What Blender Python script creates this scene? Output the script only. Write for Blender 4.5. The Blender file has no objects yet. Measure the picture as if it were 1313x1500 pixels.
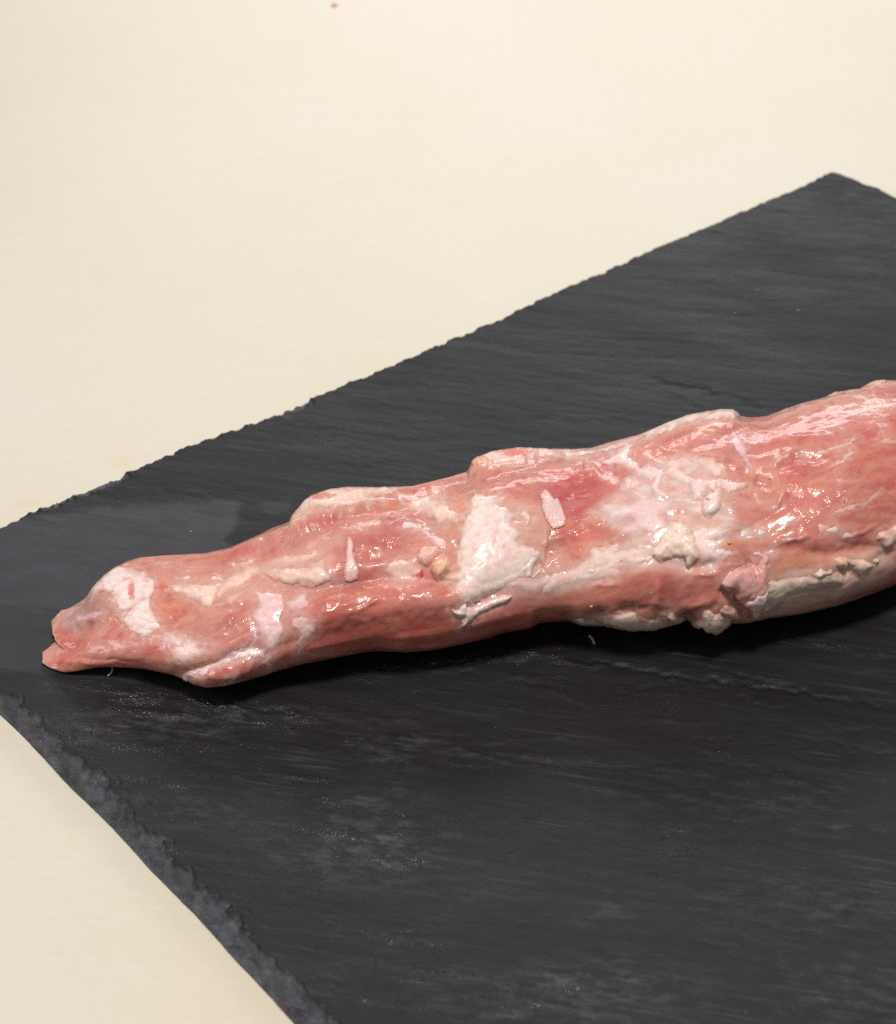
import bpy, math
import numpy as np

# ------------------------------------------------------------------ camera, world, lamps
S = bpy.context.scene
COL = S.collection
F, TH, D = 4600.0, math.radians(38.0), 0.75        # focal length in photo pixels, pitch, distance (m)
CX, CY = 656.5, 750.0
ct, st = math.cos(TH), math.sin(TH)
CAM = np.array([0.0, -D * ct, D * st])
T = 0.0062                                          # slate thickness; its top is z = 0

cam = bpy.data.cameras.new("camera")
cam.sensor_fit = 'HORIZONTAL'
cam.sensor_width = 36.0
cam.lens = 36.0 * F / 1313.0
cam.clip_start, cam.clip_end = 0.02, 50
cam.dof.use_dof = True
cam.dof.focus_distance = 0.708
cam.dof.aperture_fstop = cam.lens / 1000.0 / 0.0045
co = bpy.data.objects.new("camera", cam)
co.location = CAM
co.rotation_euler = (math.radians(90) - TH, 0, 0)
COL.objects.link(co)
S.camera = co

w = bpy.data.worlds.new("World")
S.world = w
w.use_nodes = True
w.node_tree.nodes["Background"].inputs[0].default_value = (0.95, 0.97, 1.0, 1)
w.node_tree.nodes["Background"].inputs[1].default_value = 0.22


def area(name, loc, target, size, power, color=(1, 1, 1), sy=None):
    l = bpy.data.lights.new(name, 'AREA')
    l.shape = 'RECTANGLE'
    l.size, l.size_y = size, (sy or size)
    l.energy, l.color = power, color
    o = bpy.data.objects.new(name, l)
    COL.objects.link(o)
    o.location = loc
    d = np.array(target, float) - np.array(loc, float)
    from mathutils import Vector
    o.rotation_euler = Vector(d).to_track_quat('-Z', 'Y').to_euler()
    return o


area("ceiling_lamp", (0.12, -0.24, 1.60), (0, 0, 0), 0.38, 19.0, (1.0, 0.965, 0.92), 0.24)
area("back_lamp", (0.14, 2.30, 1.06), (0, 0.1, 0), 1.1, 11.5, (1.0, 0.985, 0.985), 0.5)
area("side_lamp", (-1.25, -0.25, 0.80), (0, 0, 0), 0.45, 5.0, (0.90, 0.93, 1.0), 0.4)
S.view_settings.view_transform = 'Standard'
S.view_settings.look = 'None'
S.view_settings.exposure = 0.03
S.render.engine = 'CYCLES'
S.cycles.use_denoising = False                       # keeps the fine wet glints and leaves a little grain


# ------------------------------------------------------------------ helpers
def unproj(p, z=0.0):
    """photo pixels -> points on the level plane z"""
    p = np.atleast_2d(np.asarray(p, float))
    k = (p[:, 0] - CX) / F
    v = (CY - p[:, 1]) / F
    d = np.stack([k, ct + v * st, -st + v * ct], 1)
    t = (z - CAM[2]) / d[:, 2]
    return CAM + d * t[:, None]


def project(P):
    q = P - CAM
    dep = q[..., 1] * ct - q[..., 2] * st
    u = q[..., 1] * st + q[..., 2] * ct
    return CX + F * q[..., 0] / dep, CY - F * u / dep


def sm(a, b, x):
    t = np.clip((x - a) / (b - a), 0, 1)
    return t * t * (3 - 2 * t)


def srgb(r, g, b):
    c = np.array([r, g, b], float) / 255.0
    return np.where(c <= 0.04045, c / 12.92, ((c + 0.055) / 1.055) ** 2.4)


def noise2(x, y, seed=0):
    """gradient noise, about -1..1"""
    x = np.asarray(x, float); y = np.asarray(y, float)
    xi = np.floor(x).astype(np.int64); yi = np.floor(y).astype(np.int64)
    fx, fy = x - xi, y - yi

    def g(ix, iy, dx, dy):
        h = (ix * 374761393 + iy * 668265263 + seed * 974711) & 0x7fffffff
        h = ((h ^ (h >> 13)) * 1274126177) & 0x7fffffff
        a = ((h ^ (h >> 16)) & 0xffff) / 65536.0 * 2 * math.pi
        return np.cos(a) * dx + np.sin(a) * dy
    u = fx ** 3 * (fx * (fx * 6 - 15) + 10); v = fy ** 3 * (fy * (fy * 6 - 15) + 10)
    a = g(xi, yi, fx, fy); b = g(xi + 1, yi, fx - 1, fy)
    c = g(xi, yi + 1, fx, fy - 1); d = g(xi + 1, yi + 1, fx - 1, fy - 1)
    return 1.5 * ((a * (1 - u) + b * u) * (1 - v) + (c * (1 - u) + d * u) * v)


def fbm(x, y, seed=0, n=4, g=0.5):
    r, a, f = 0, 1.0, 1.0
    for i in range(n):
        r = r + a * noise2(x * f, y * f, seed + 17 * i)
        a *= g; f *= 2.03
    return r


def mesh_obj(name, verts, faces, mat, parent=None, cols=None, attrs=None, smooth=True):
    """faces: (n,4) or (n,3) int array"""
    verts = np.ascontiguousarray(verts, dtype=np.float32)
    faces = np.ascontiguousarray(faces, dtype=np.int32)
    me = bpy.data.meshes.new(name)
    n, k = faces.shape
    me.vertices.add(len(verts)); me.vertices.foreach_set("co", verts.ravel())
    me.loops.add(n * k); me.loops.foreach_set("vertex_index", faces.ravel())
    me.polygons.add(n)
    me.polygons.foreach_set("loop_start", np.arange(0, n * k, k, dtype=np.int32))
    me.polygons.foreach_set("use_smooth", np.full(n, smooth, dtype=bool))
    me.update(calc_edges=True)
    if cols is not None:
        a = me.attributes.new("Col", 'FLOAT_COLOR', 'POINT')
        c = np.ones((len(verts), 4), np.float32); c[:, :3] = cols
        a.data.foreach_set("color", c.ravel())
    for kx, val in (attrs or {}).items():
        if val.ndim == 1:
            a = me.attributes.new(kx, 'FLOAT', 'POINT')
            a.data.foreach_set("value", np.ascontiguousarray(val, dtype=np.float32))
        else:
            a = me.attributes.new(kx, 'FLOAT_VECTOR', 'POINT')
            a.data.foreach_set("vector", np.ascontiguousarray(val, dtype=np.float32).ravel())
    me.validate()
    me.materials.append(mat)
    o = bpy.data.objects.new(name, me)
    COL.objects.link(o)
    if parent:
        o.parent = parent
    return o


def tag(o, label, cat, group=None):
    o["label"], o["category"] = label, cat
    if group:
        o["group"] = group


def seg_dist(px, py, poly, closed):
    """distance to a polyline and the running length fraction of the nearest point"""
    P = np.asarray(poly, float)
    Q = np.vstack([P, P[:1]]) if closed else P
    best = np.full(px.shape, 1e9); frac = np.zeros(px.shape)
    L = np.hypot(*np.diff(Q, axis=0).T); tot = L.sum(); acc = 0
    for i in range(len(Q) - 1):
        a, b = Q[i], Q[i + 1]
        ab = b - a; l2 = ab @ ab + 1e-12
        t = np.clip(((px - a[0]) * ab[0] + (py - a[1]) * ab[1]) / l2, 0, 1)
        d = np.hypot(px - a[0] - t * ab[0], py - a[1] - t * ab[1])
        m = d < best
        best = np.where(m, d, best); frac = np.where(m, (acc + t * L[i]) / tot, frac)
        acc += L[i]
    return best, frac


def inside(px, py, poly):
    P = np.asarray(poly, float); r = np.zeros(px.shape, bool)
    j = len(P) - 1
    for i in range(len(P)):
        xi, yi = P[i]; xj, yj = P[j]
        c = ((yi > py) != (yj > py)) & (px < (xj - xi) * (py - yi) / (yj - yi + 1e-12) + xi)
        r ^= c; j = i
    return r


def sdf(px, py, poly):
    d, _ = seg_dist(px, py, poly, True)
    return np.where(inside(px, py, poly), d, -d)


# measuring windows on the photo: origin and magnification
WIN = {0: (0, 0, 1), 1: (50, 800, 6.565), 2: (220, 800, 6.565), 3: (380, 700, 6.565), 4: (560, 700, 6.565),
       5: (720, 640, 6.565), 6: (880, 640, 5.968), 7: (1040, 560, 4.810), 8: (840, 790, 5.05),
       9: (1040, 740, 4.810), 10: (400, 660, 3.647), 11: (640, 600, 4.103)}


def W(k, pts):
    ox, oy, s = WIN[k]
    return [(ox + x / s, oy + y / s) for x, y in pts]


# ------------------------------------------------------------------ materials
class NT:
    def __init__(self, name):
        self.m = bpy.data.materials.new(name); self.m.use_nodes = True
        self.t = self.m.node_tree; self.b = self.t.nodes["Principled BSDF"]

    def n(self, typ, **kw):
        x = self.t.nodes.new(typ)
        for k, v in kw.items():
            setattr(x, k, v)
        return x

    def l(self, a, b):
        self.t.links.new(a, b)

    def noise(self, vec, scale, detail=4, rough=0.55, dist=0.0):
        x = self.n("ShaderNodeTexNoise")
        x.inputs["Scale"].default_value = scale; x.inputs["Detail"].default_value = detail
        x.inputs["Roughness"].default_value = rough; x.inputs["Distortion"].default_value = dist
        self.l(vec, x.inputs["Vector"]); return x.outputs["Fac"]

    def mapping(self, vec, scale, rot=(0, 0, 0)):
        x = self.n("ShaderNodeMapping")
        x.inputs["Scale"].default_value = scale; x.inputs["Rotation"].default_value = rot
        self.l(vec, x.inputs["Vector"]); return x.outputs["Vector"]

    def ramp(self, fac, stops):
        x = self.n("ShaderNodeValToRGB")
        e = x.color_ramp.elements
        for i, (p, c) in enumerate(stops):
            if i > 1:
                e.new(p)
            e[i].position = p
            e[i].color = (c, c, c, 1) if np.isscalar(c) else (*c, 1)
        self.l(fac, x.inputs["Fac"]); return x.outputs["Color"]

    def mix(self, fac, a, b, mode='MIX'):
        x = self.n("ShaderNodeMix", data_type='RGBA', blend_type=mode)
        for s, v in ((x.inputs[0], fac), (x.inputs[6], a), (x.inputs[7], b)):
            if hasattr(v, "links"):
                self.l(v, s)
            elif np.isscalar(v):
                s.default_value = v
            else:
                s.default_value = (*v, 1)
        return x.outputs[2]

    def math(self, op, a, b=0.0, c=None):
        x = self.n("ShaderNodeMath", operation=op)
        for s, v in zip(x.inputs, (a, b, c)):
            if v is None:
                continue
            if hasattr(v, "links"):
                self.l(v, s)
            else:
                s.default_value = v
        return x.outputs[0]

    def bump(self, h, dist, strength=1.0, normal=None):
        x = self.n("ShaderNodeBump")
        x.inputs["Distance"].default_value = dist; x.inputs["Strength"].default_value = strength
        self.l(h, x.inputs["Height"])
        if normal:
            self.l(normal, x.inputs["Normal"])
        return x.outputs["Normal"]

    def attr(self, name):
        x = self.n("ShaderNodeAttribute"); x.attribute_name = name; return x

    def pos(self):
        return self.n("ShaderNodeNewGeometry").outputs["Position"]

    def set(self, **kw):
        for k, v in kw.items():
            s = self.b.inputs[k.replace("_", " ")]
            if hasattr(v, "links"):
                self.l(v, s)
            else:
                s.default_value = v


def flesh_material(name, sss, rad, rough, fat=False):
    M = NT(name)
    col = M.attr("Col").outputs["Color"]
    fib = M.attr("fib").outputs["Vector"]
    pos = M.pos()
    fn = M.noise(M.mapping(fib, (120, 1700, 1)), 1.0, 5, 0.6, 0.8)
    blot = M.noise(pos, 260 if fat else 170, 4, 0.6)
    lo, hi = ((0.92, 1.06) if fat else (0.78, 1.20))
    c = M.mix(0.42 if not fat else 0.25, col, M.ramp(fn, [(0.3, lo), (0.72, hi)]), 'MULTIPLY')
    c = M.mix(0.9, c, M.ramp(blot, [(0.32, (1.02, 0.91, 0.90)), (0.68, (1.0, 1.05, 1.05))]), 'MULTIPLY')
    M.set(Base_Color=c, Subsurface_Weight=sss, Subsurface_Radius=rad, Subsurface_Scale=1.0)
    M.b.inputs["IOR"].default_value = 1.4
    fb = M.noise(M.mapping(fib, (160, 1300, 1)), 1.0, 2, 0.5, 0.8)
    med = M.noise(pos, 260, 1, 0.5)
    nb = M.bump(fb, 0.00003, 0.25 if not fat else 0.3)
    nb = M.bump(med, 0.0007, 0.34 if not fat else 0.16, nb)
    M.set(Normal=nb)
    M.set(Roughness=M.ramp(M.noise(pos, 140, 3, 0.6), [(0.36, rough + 0.10), (0.62, rough - 0.06)]))
    M.b.inputs["Specular IOR Level"].default_value = 0.27
    # wet film: where the surface is finely pimpled it breaks the lamp into glints
    wet = M.math('MULTIPLY', M.attr('wet').outputs['Fac'], M.ramp(M.noise(pos, 160, 3, 0.6), [(0.40, 0.15), (0.58, 1.0)]))
    M.b.inputs["Coat Weight"].default_value = 0.55 if not fat else 0.35
    M.b.inputs["Coat Roughness"].default_value = 0.09
    M.b.inputs["Coat IOR"].default_value = 1.40
    pim = M.n("ShaderNodeBump"); pim.inputs["Distance"].default_value = 0.00019
    M.l(M.noise(M.mapping(fib, (1250, 1900, 1)), 1.0, 1, 0.5, 0.3), pim.inputs["Height"])
    M.l(wet, pim.inputs["Strength"]); M.l(nb, pim.inputs["Normal"])
    p2 = M.n("ShaderNodeBump"); p2.inputs["Distance"].default_value = 0.0013
    M.l(M.noise(pos, 430, 1, 0.5), p2.inputs["Height"])
    M.l(M.math('MULTIPLY', wet, 1.0), p2.inputs["Strength"]); M.l(pim.outputs["Normal"], p2.inputs["Normal"])
    M.l(p2.outputs["Normal"], M.b.inputs["Coat Normal"])
    return M.m


MAT_MUSCLE = flesh_material("muscle", 0.30, (0.0030, 0.0011, 0.0008), 0.30)
MAT_FAT = flesh_material("fat", 0.12, (0.0008, 0.0005, 0.0004), 0.32, True)


def slate_material():
    M = NT("slate")
    pos = M.pos()
    rot = M.mapping(pos, (1, 1, 1), (0, 0, math.radians(12)))
    stre = M.mapping(rot, (28, 150, 60))
    long_ = M.noise(stre, 1.0, 6, 0.62, 0.8)
    cl = M.noise(M.mapping(rot, (90, 420, 300)), 1.0, 5, 0.65, 0.5)
    grain = M.noise(pos, 2600, 3, 0.7)
    mott = M.noise(pos, 26, 5, 0.6, 0.6)
    mott2 = M.noise(M.mapping(rot, (14, 34, 30)), 1.0, 5, 0.62, 0.5)
    base = M.ramp(long_, [(0.25, (0.0060, 0.0055, 0.0054)), (0.75, (0.0125, 0.0116, 0.0116))])
    base = M.mix(M.ramp(mott2, [(0.52, 0.0), (0.78, 0.35)]), base, (0.032, 0.030, 0.031))
    base = M.mix(M.ramp(mott, [(0.56, 0.0), (0.76, 0.25)]), base, (0.036, 0.034, 0.036))
    pale_area = M.attr("pale_area").outputs["Fac"]
    base = M.mix(pale_area, base, (0.052, 0.053, 0.062))
    thr = M.noise(M.mapping(rot, (30, 560, 90)), 1.0, 5, 0.62, 0.35)
    msk = M.noise(M.mapping(rot, (22, 60, 40)), 1.0, 3, 0.6, 0.5)
    streak = M.math('MULTIPLY', M.ramp(thr, [(0.55, 0.0), (0.66, 1.0)]), M.ramp(msk, [(0.48, 0.0), (0.66, 0.8)]))
    scf = M.attr('scuff').outputs['Fac']
    base = M.mix(streak, base, (0.046, 0.044, 0.045))
    base = M.mix(M.math('MULTIPLY', scf, M.ramp(cl, [(0.36, 0.15), (0.62, 1.0)])), base, (0.066, 0.063, 0.066))
    chip = M.attr("chip").outputs["Fac"]
    base = M.mix(chip, base, M.ramp(cl, [(0.32, (0.034, 0.034, 0.040)), (0.66, (0.105, 0.103, 0.118))]))
    base = M.mix(0.5, base, M.ramp(grain, [(0.25, 0.55), (0.75, 1.45)]), 'MULTIPLY')
    rr = M.math('ADD', M.ramp(mott2, [(0.3, 0.42), (0.7, 0.58)]), M.math('MULTIPLY', pale_area, 0.05))
    M.set(Base_Color=base, Roughness=rr)
    M.b.inputs["Specular IOR Level"].default_value = 0.34
    rel = M.attr("rough").outputs["Fac"]
    nb = M.bump(long_, 0.0010, 0.10)
    cb0 = M.n('ShaderNodeBump'); cb0.inputs['Distance'].default_value = 0.0007
    M.l(cl, cb0.inputs['Height']); M.l(nb, cb0.inputs['Normal']); M.l(M.math('MULTIPLY_ADD', chip, 0.9, M.math('MULTIPLY_ADD', rel, 0.9, M.math('MULTIPLY_ADD', scf, 0.6, 0.14))), cb0.inputs['Strength'])
    nb = cb0.outputs['Normal']
    gs = M.n("ShaderNodeBump"); gs.inputs["Distance"].default_value = 0.0005
    M.l(M.noise(pos, 1500, 3, 0.65), gs.inputs["Height"]); M.l(nb, gs.inputs["Normal"])
    M.l(M.math('MULTIPLY_ADD', rel, 0.8, 0.22), gs.inputs["Strength"])
    M.set(Normal=gs.outputs["Normal"])
    # a damp film glints where the cleft surface is rough
    M.l(M.math('MULTIPLY', rel, rel), M.b.inputs["Coat Weight"])
    M.b.inputs["Coat Roughness"].default_value = 0.10
    cb = M.bump(M.noise(pos, 900, 1, 0.5), 0.0020, 1.0)
    M.l(cb, M.b.inputs["Coat Normal"])
    return M.m


def table_material():
    M = NT("cream_plastic")
    pos = M.pos()
    rot = M.mapping(pos, (1, 1, 1), (0, 0, math.radians(-9)))
    s1 = M.noise(M.mapping(rot, (20, 42, 1)), 1.0, 4, 0.55, 0.9)
    s2 = M.noise(M.mapping(rot, (30, 260, 1)), 1.0, 4, 0.6, 0.5)
    cloud = M.noise(pos, 7, 5, 0.6)
    base = M.ramp(cloud, [(0.34, (0.725, 0.645, 0.490)), (0.66, (0.745, 0.685, 0.575))])
    base = M.mix(M.ramp(s1, [(0.5, 0.0), (0.78, 0.12)]), base, (0.78, 0.68, 0.50))
    base = M.mix(M.ramp(s2, [(0.5, 0.0), (0.8, 0.14)]), base, (0.83, 0.785, 0.70))
    base = M.mix(0.5, base, M.ramp(M.noise(M.mapping(rot, (300, 900, 1)), 1.0, 4, 0.65), [(0.3, 0.93), (0.7, 1.04)]), 'MULTIPLY')
    spot = M.noise(pos, 60, 3, 0.6)
    base = M.mix(M.ramp(spot, [(0.66, 0.0), (0.78, 0.4)]), base, (0.76, 0.60, 0.35))
    M.set(Base_Color=base, Roughness=0.36)
    M.b.inputs["Specular IOR Level"].default_value = 0.5
    M.set(Normal=M.bump(s2, 0.0004, 0.06))
    return M.m


def plain(name, c, rough=0.4, sss=0.0):
    M = NT(name)
    n = M.noise(M.pos(), 1200, 3)
    M.set(Base_Color=M.mix(0.8, c, M.ramp(n, [(0.3, 0.75), (0.7, 1.15)]), 'MULTIPLY'), Roughness=rough)
    M.set(Normal=M.bump(n, 0.0003, 0.6))
    if sss:
        M.set(Subsurface_Weight=sss, Subsurface_Radius=(0.002, 0.001, 0.0008), Subsurface_Scale=1.0)
    return M.m


# ------------------------------------------------------------------ table
def build_table():
    zs = (-T, -T - 0.03)
    xs, ys = (-0.9, 1.3), (-0.5, 1.3)
    v = [(x, y, z) for z in zs for y in ys for x in xs]
    f = [(0, 1, 3, 2), (4, 6, 7, 5), (0, 4, 5, 1), (2, 3, 7, 6), (0, 2, 6, 4), (1, 5, 7, 3)]
    o = mesh_obj("table_top", np.array(v), np.array(f), table_material(), smooth=False)
    o["kind"] = "structure"


build_table()


# ------------------------------------------------------------------ slate board
PB = unproj((1233, 255))[0][:2]
P0 = unproj((0, 770))[0][:2]
e1 = (PB - P0) / np.linalg.norm(PB - P0)             # along the back edge
e2 = np.array([e1[1], -e1[0]])                       # towards the camera
La = unproj([(0, 1049), (432, 1500)], -T)[:, :2]
# left corner: where the outer line of the left edge meets the back edge
ld = (La[1] - La[0]) / np.linalg.norm(La[1] - La[0])
tt = np.linalg.solve(np.array([e1, -ld]).T, La[0] - P0)
PA = P0 + tt[0] * e1
SKEW = float(ld @ e1)                                # the left edge is not quite square to the back edge
SW, SH = float((PB - PA) @ e1) + 0.0052, 0.40


def to_uv(p):
    q = np.asarray(p)[..., :2] - PA
    return q @ e1, q @ e2


def EDGE_FIX(u):
    px = np.array([0, 64, 170, 300, 420, 507, 860, 943, 1081, 1170, 1229], float)
    py = np.array([773, 745.5, 705, 647, 602, 562, 410, 372, 313, 275, 254], float)
    d = np.array([6.6, 10.6, 11.6, 13, 9.9, 9, 15, 16.3, 15.2, 12.5, 16]) * 0.000214 + 0.0001
    return np.interp(u, to_uv(unproj(np.stack([px, py], 1)))[0], d)


def build_slate():
    def axis(n0, n1, L, fine, mid):
        a = np.arange(0, 0.010, fine)
        b = np.arange(0.010, L - 0.010, mid)
        c = np.linspace(L - 0.010, L, int(0.010 / fine))
        return np.concatenate([a, b, c])
    us = axis(0, 0, SW, 0.00028, 0.00058)
    vs = np.concatenate([np.arange(0, 0.008, 0.00028), np.arange(0.008, 0.30, 0.0006), np.linspace(0.30, SH, 40)])
    U, V = np.meshgrid(us, vs)
    mm = 1000.0
    # ragged outline
    tb = U * mm
    bow = -0.0024 * np.sin(np.pi * np.clip(U / SW, 0, 1))
    ob = bow - 0.00028 * fbm(tb / 13, tb * 0 + 3.3, 5, 5, 0.65) - 0.00010 * noise2(tb / 1.7, tb * 0 + .7, 8) + EDGE_FIX(tb / mm)
    tl = V * mm
    ol = -0.0003 * fbm(tl / 18, tl * 0 + 9.1, 15, 4, 0.5) + 0.0008 - 0.0014 * np.sin(np.pi * np.clip(V / 0.20, 0, 1)) 
    fb = np.exp(-(V / 0.012) ** 2); fl = np.exp(-(U / 0.02) ** 2)
    skew = SKEW * V / math.sqrt(1 - SKEW ** 2)
    u2 = U + skew * (1 - U / SW) - ol * fl
    v2 = V - ob * fb
    # rounded-off far right corner
    q = np.clip(1 - (SW - U) / 0.014, 0, 1) * np.clip(1 - V / 0.016, 0, 1)
    u2 -= 0.0060 * q ** 1.1
    v2 += 0.0003 * q
    px = PA[0] + u2 * e1[0] + v2 * e2[0]
    py = PA[1] + u2 * e1[1] + v2 * e2[1]
    P = np.stack([px, py, np.zeros_like(px)], -1)
    X, Y = project(P)                                # photo coordinates, only used to place measured features
    # chipped edges: how wide the broken band is along each edge
    cell = np.floor(tl / 7.0 + 0.8 * noise2(tl / 9, tl * 0 + 2, 3))
    h1 = ((cell * 7919.0) % 13) / 13.0
    sc1 = np.clip(fbm(tl / 17, tl * 0 + 5, 23, 2), 0, 1.3); sc2 = np.abs(fbm(tl / 6, U * mm / 6, 21, 4))
    wl = 0.0020 + 0.0058 * sc1 + 0.0016 * sc2 + 0.0014 * h1 + 0.0022 * sm(120, 215, tl)
    wl *= 0.8 + 0.5 * noise2(tl / 2.6, U * mm / 2.2, 77)
    cellb = np.floor(tb / 11.0 + 0.9 * noise2(tb / 13, tb * 0 + 2, 33))
    h2 = ((cellb * 6151.0) % 11) / 11.0
    wb = 0.0009 + 0.0050 * h2 ** 2.2 * sm(0.24, 0.12, U) + 0.0010 * np.abs(fbm(tb / 6, V * mm / 5, 41, 4)) 
    dr = SW - U
    wr = 0.0008 + 0.0014 * np.abs(fbm(tl / 7, U * mm / 7, 51, 3))
    gl = np.clip(U / np.maximum(wl, 3e-4), 0, 1); gb = np.clip(V / np.maximum(wb * (0.75 + 0.5 * noise2(tb / 2.3, V * mm / 2.3, 79)), 3e-4), 0, 1); gr = np.clip(dr / wr, 0, 1)
    g = np.minimum(np.minimum(gl ** 0.55, gb ** 0.7), gr ** 0.7)
    depth_l = np.where(gl < 1, 0.0052 - 0.001 * noise2(tl / 4, U * mm / 2, 9), 0)
    pl = np.clip(1.0 + 0.9 * fbm(tl / 9, tl * 0 + 4.4, 65, 3), 0.45, 2.2)
    drop = (1 - gl ** pl) * (0.0060 + 0.0010 * fbm(tl / 5, U * mm / 2.5, 66, 3)) + (1 - gb ** 0.8) * 0.0019 + (1 - gr ** 0.6) * 0.0036
    drop = np.minimum(drop, T - 0.0004 - 0.0022 * np.clip(fbm(tl / 7, U * mm / 9, 63, 4) - 0.1, 0, 1))
    lay = np.round(drop / 0.0012 + 0.6 * fbm(U * mm / 4, V * mm / 4, 61, 3)) * 0.0012
    drop = np.where(drop > 0.0002, np.clip(0.55 * drop + 0.45 * lay + 0.00030 * fbm(U * mm / 1.5, V * mm / 1.5, 71, 3) + 0.0004 * fbm(U * mm / 3.5, V * mm / 4.5, 72, 2), 0, T - 0.0004), 0)
    Z = -drop
    chip = sm(0.00012, 0.0006, drop)
    # cleft relief: low ridges and layer steps along the measured lines
    rough = np.zeros_like(Z)
    SX, SY = (px * math.cos(0.2) - py * math.sin(0.2)) * mm, (px * math.sin(0.2) + py * math.cos(0.2)) * mm
    Z += (0.00010 * fbm(SX / 30, SY / 7, 4, 5, 0.55) + 0.00003 * fbm(SX / 4, SY / 1.2, 14, 3)) * (1 - chip)
    lines = [  # polyline, height mm (step +, groove -), sigma px, roughness
        ([(940, 548), (975, 562), (1040, 574), (1085, 586), (1135, 603)], -0.45, 3.0, 0.1),
        ([(962, 566), (1000, 580), (1040, 600)], 0.12, 4.0, 0.1),
        ([(815, 962), (880, 970), (950, 985), (1010, 993), (1080, 1001), (1150, 1010), (1230, 1025), (1330, 1043)], -0.50, 2.6, 0.35),
        ([(1120, 930), (1200, 945), (1330, 960)], 0.22, 3.0, 0.5),
        ([(70, 1006), (180, 1018), (280, 1028), (380, 1045), (485, 1058)], 0.35, 5.0, 0.9),
        ([(120, 1040), (240, 1046), (360, 1052)], 0.25, 4.0, 0.9),
        ([(480, 984), (560, 978), (650, 970), (740, 962), (860, 958)], 0.30, 4.0, 0.8),
        ([(500, 1246), (560, 1258), (640, 1274)], 0.35, 4.0, 1.0),
        ([(400, 1210), (480, 1216), (560, 1232)], 0.25, 4.0, 1.0),
        ([(460, 1170), (540, 1174)], 0.2, 3.0, 0.8),
        ([(820, 1112), (900, 1116), (990, 1132), (1080, 1146)], -0.22, 3.0, 0.25),
        ([(1000, 1096), (1080, 1110), (1160, 1140), (1250, 1175)], 0.20, 4.0, 0.3),
        ([(1060, 1190), (1150, 1170), (1230, 1190), (1330, 1240)], -0.22, 3.5, 0.3),
        ([(960, 1218), (1040, 1210), (1110, 1200)], 0.2, 3.0, 0.5),
        ([(1180, 1360), (1240, 1330), (1313, 1320)], 0.25, 6.0, 0.3),
        ([(690, 1470), (760, 1480), (860, 1440), (920, 1440)], 0.25, 6.0, 0.6),
        ([(80, 1080), (160, 1092), (260, 1100)], 0.2, 3.0, 0.8),
        ([(60, 1130), (180, 1140), (300, 1160)], 0.2, 3.0, 0.7),
        ([(150, 735), (260, 728), (352, 728)], -0.1, 6.0, 0.0),
    ]
    rg_ = np.random.RandomState(4)
    for _ in range(150):                             # many short cleft lines in the foreground
        cx, cy = rg_.uniform(40, 1330), rg_.uniform(965, 1500)
        if cy < 1040 and cx < 900 and rg_.rand() < .5:
            continue
        L, tilt, bd = rg_.uniform(25, 120), rg_.normal(0.12, 0.06) + 0.12 * (cx > 950) * (cy > 1080) * rg_.uniform(-.5, 2), rg_.normal(0, 5)
        lines.append(([(cx - L, cy - tilt * L), (cx, cy + bd), (cx + L, cy + tilt * L)], rg_.choice([-1, 1]) * rg_.uniform(0.12, 0.32), rg_.uniform(1.5, 2.6), rg_.uniform(0.05, 0.75) * (1.0 if cx < 700 else 0.45)))
    for _ in range(45):
        cx, cy = rg_.uniform(300, 1330), rg_.uniform(330, 700)
        L = rg_.uniform(30, 140)
        lines.append(([(cx - L, cy - .04 * L), (cx, cy + rg_.normal(0, 3)), (cx + L, cy + .06 * L)], rg_.choice([-1, 1]) * rg_.uniform(0.03, 0.07), rg_.uniform(2, 4), 0.0))
    for poly, h, sg, rg in lines:
        xs = [a for a, b in poly]; ys = [b for a, b in poly]
        m = (X > min(xs) - 60) & (X < max(xs) + 60) & (Y > min(ys) - 60) & (Y < max(ys) + 60)
        xx, yy = X[m], Y[m]
        jx = xx + 5 * noise2(xx / 14, yy / 9, 91); jy = yy + 5 * fbm(xx / 22, yy / 14, 92, 3)
        d, fr = seg_dist(jx, jy, poly, False)
        a = np.clip(np.minimum(fr, 1 - fr) * 6, 0, 1) * (0.65 + 0.5 * noise2(xx / 30, yy / 30, 93))
        Z[m] += h / 1000 * np.exp(-(d / sg) ** 2) * a
        rough[m] = np.maximum(rough[m], rg * np.exp(-(d / (sg * 2.6)) ** 2) * np.clip(a * 1.4, 0, 1))
    # rough, damp, glinting zones of the cleft face
    zones = [(90, 1120, 130, 90, .75), (240, 1090, 220, 90, .6), (540, 1240, 150, 70, .7), (380, 1180, 190, 90, .5), (620, 1020, 300, 50, .3),
             (1180, 1220, 160, 90, .2), (780, 1460, 160, 50, .4), (300, 1330, 120, 70, .35), (720, 1200, 160, 70, .25)]
    for cx, cy, rx, ry, a in zones:
        e = np.exp(-(((X - cx) / rx) ** 2 + ((Y - cy) / ry) ** 2))
        rough = np.maximum(rough, 0.55 * a * e)
    brk = 0.5 + 0.9 * fbm(SX / 10, SY / 2.2, 101, 4)
    rough = np.clip(1.4 * rough * np.clip(brk, 0.05, 1.6), 0, 1)
    Z += 0.00022 * rough * fbm(SX / 1.8, SY / 0.9, 111, 3)
    scuff = np.zeros_like(Z)
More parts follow.
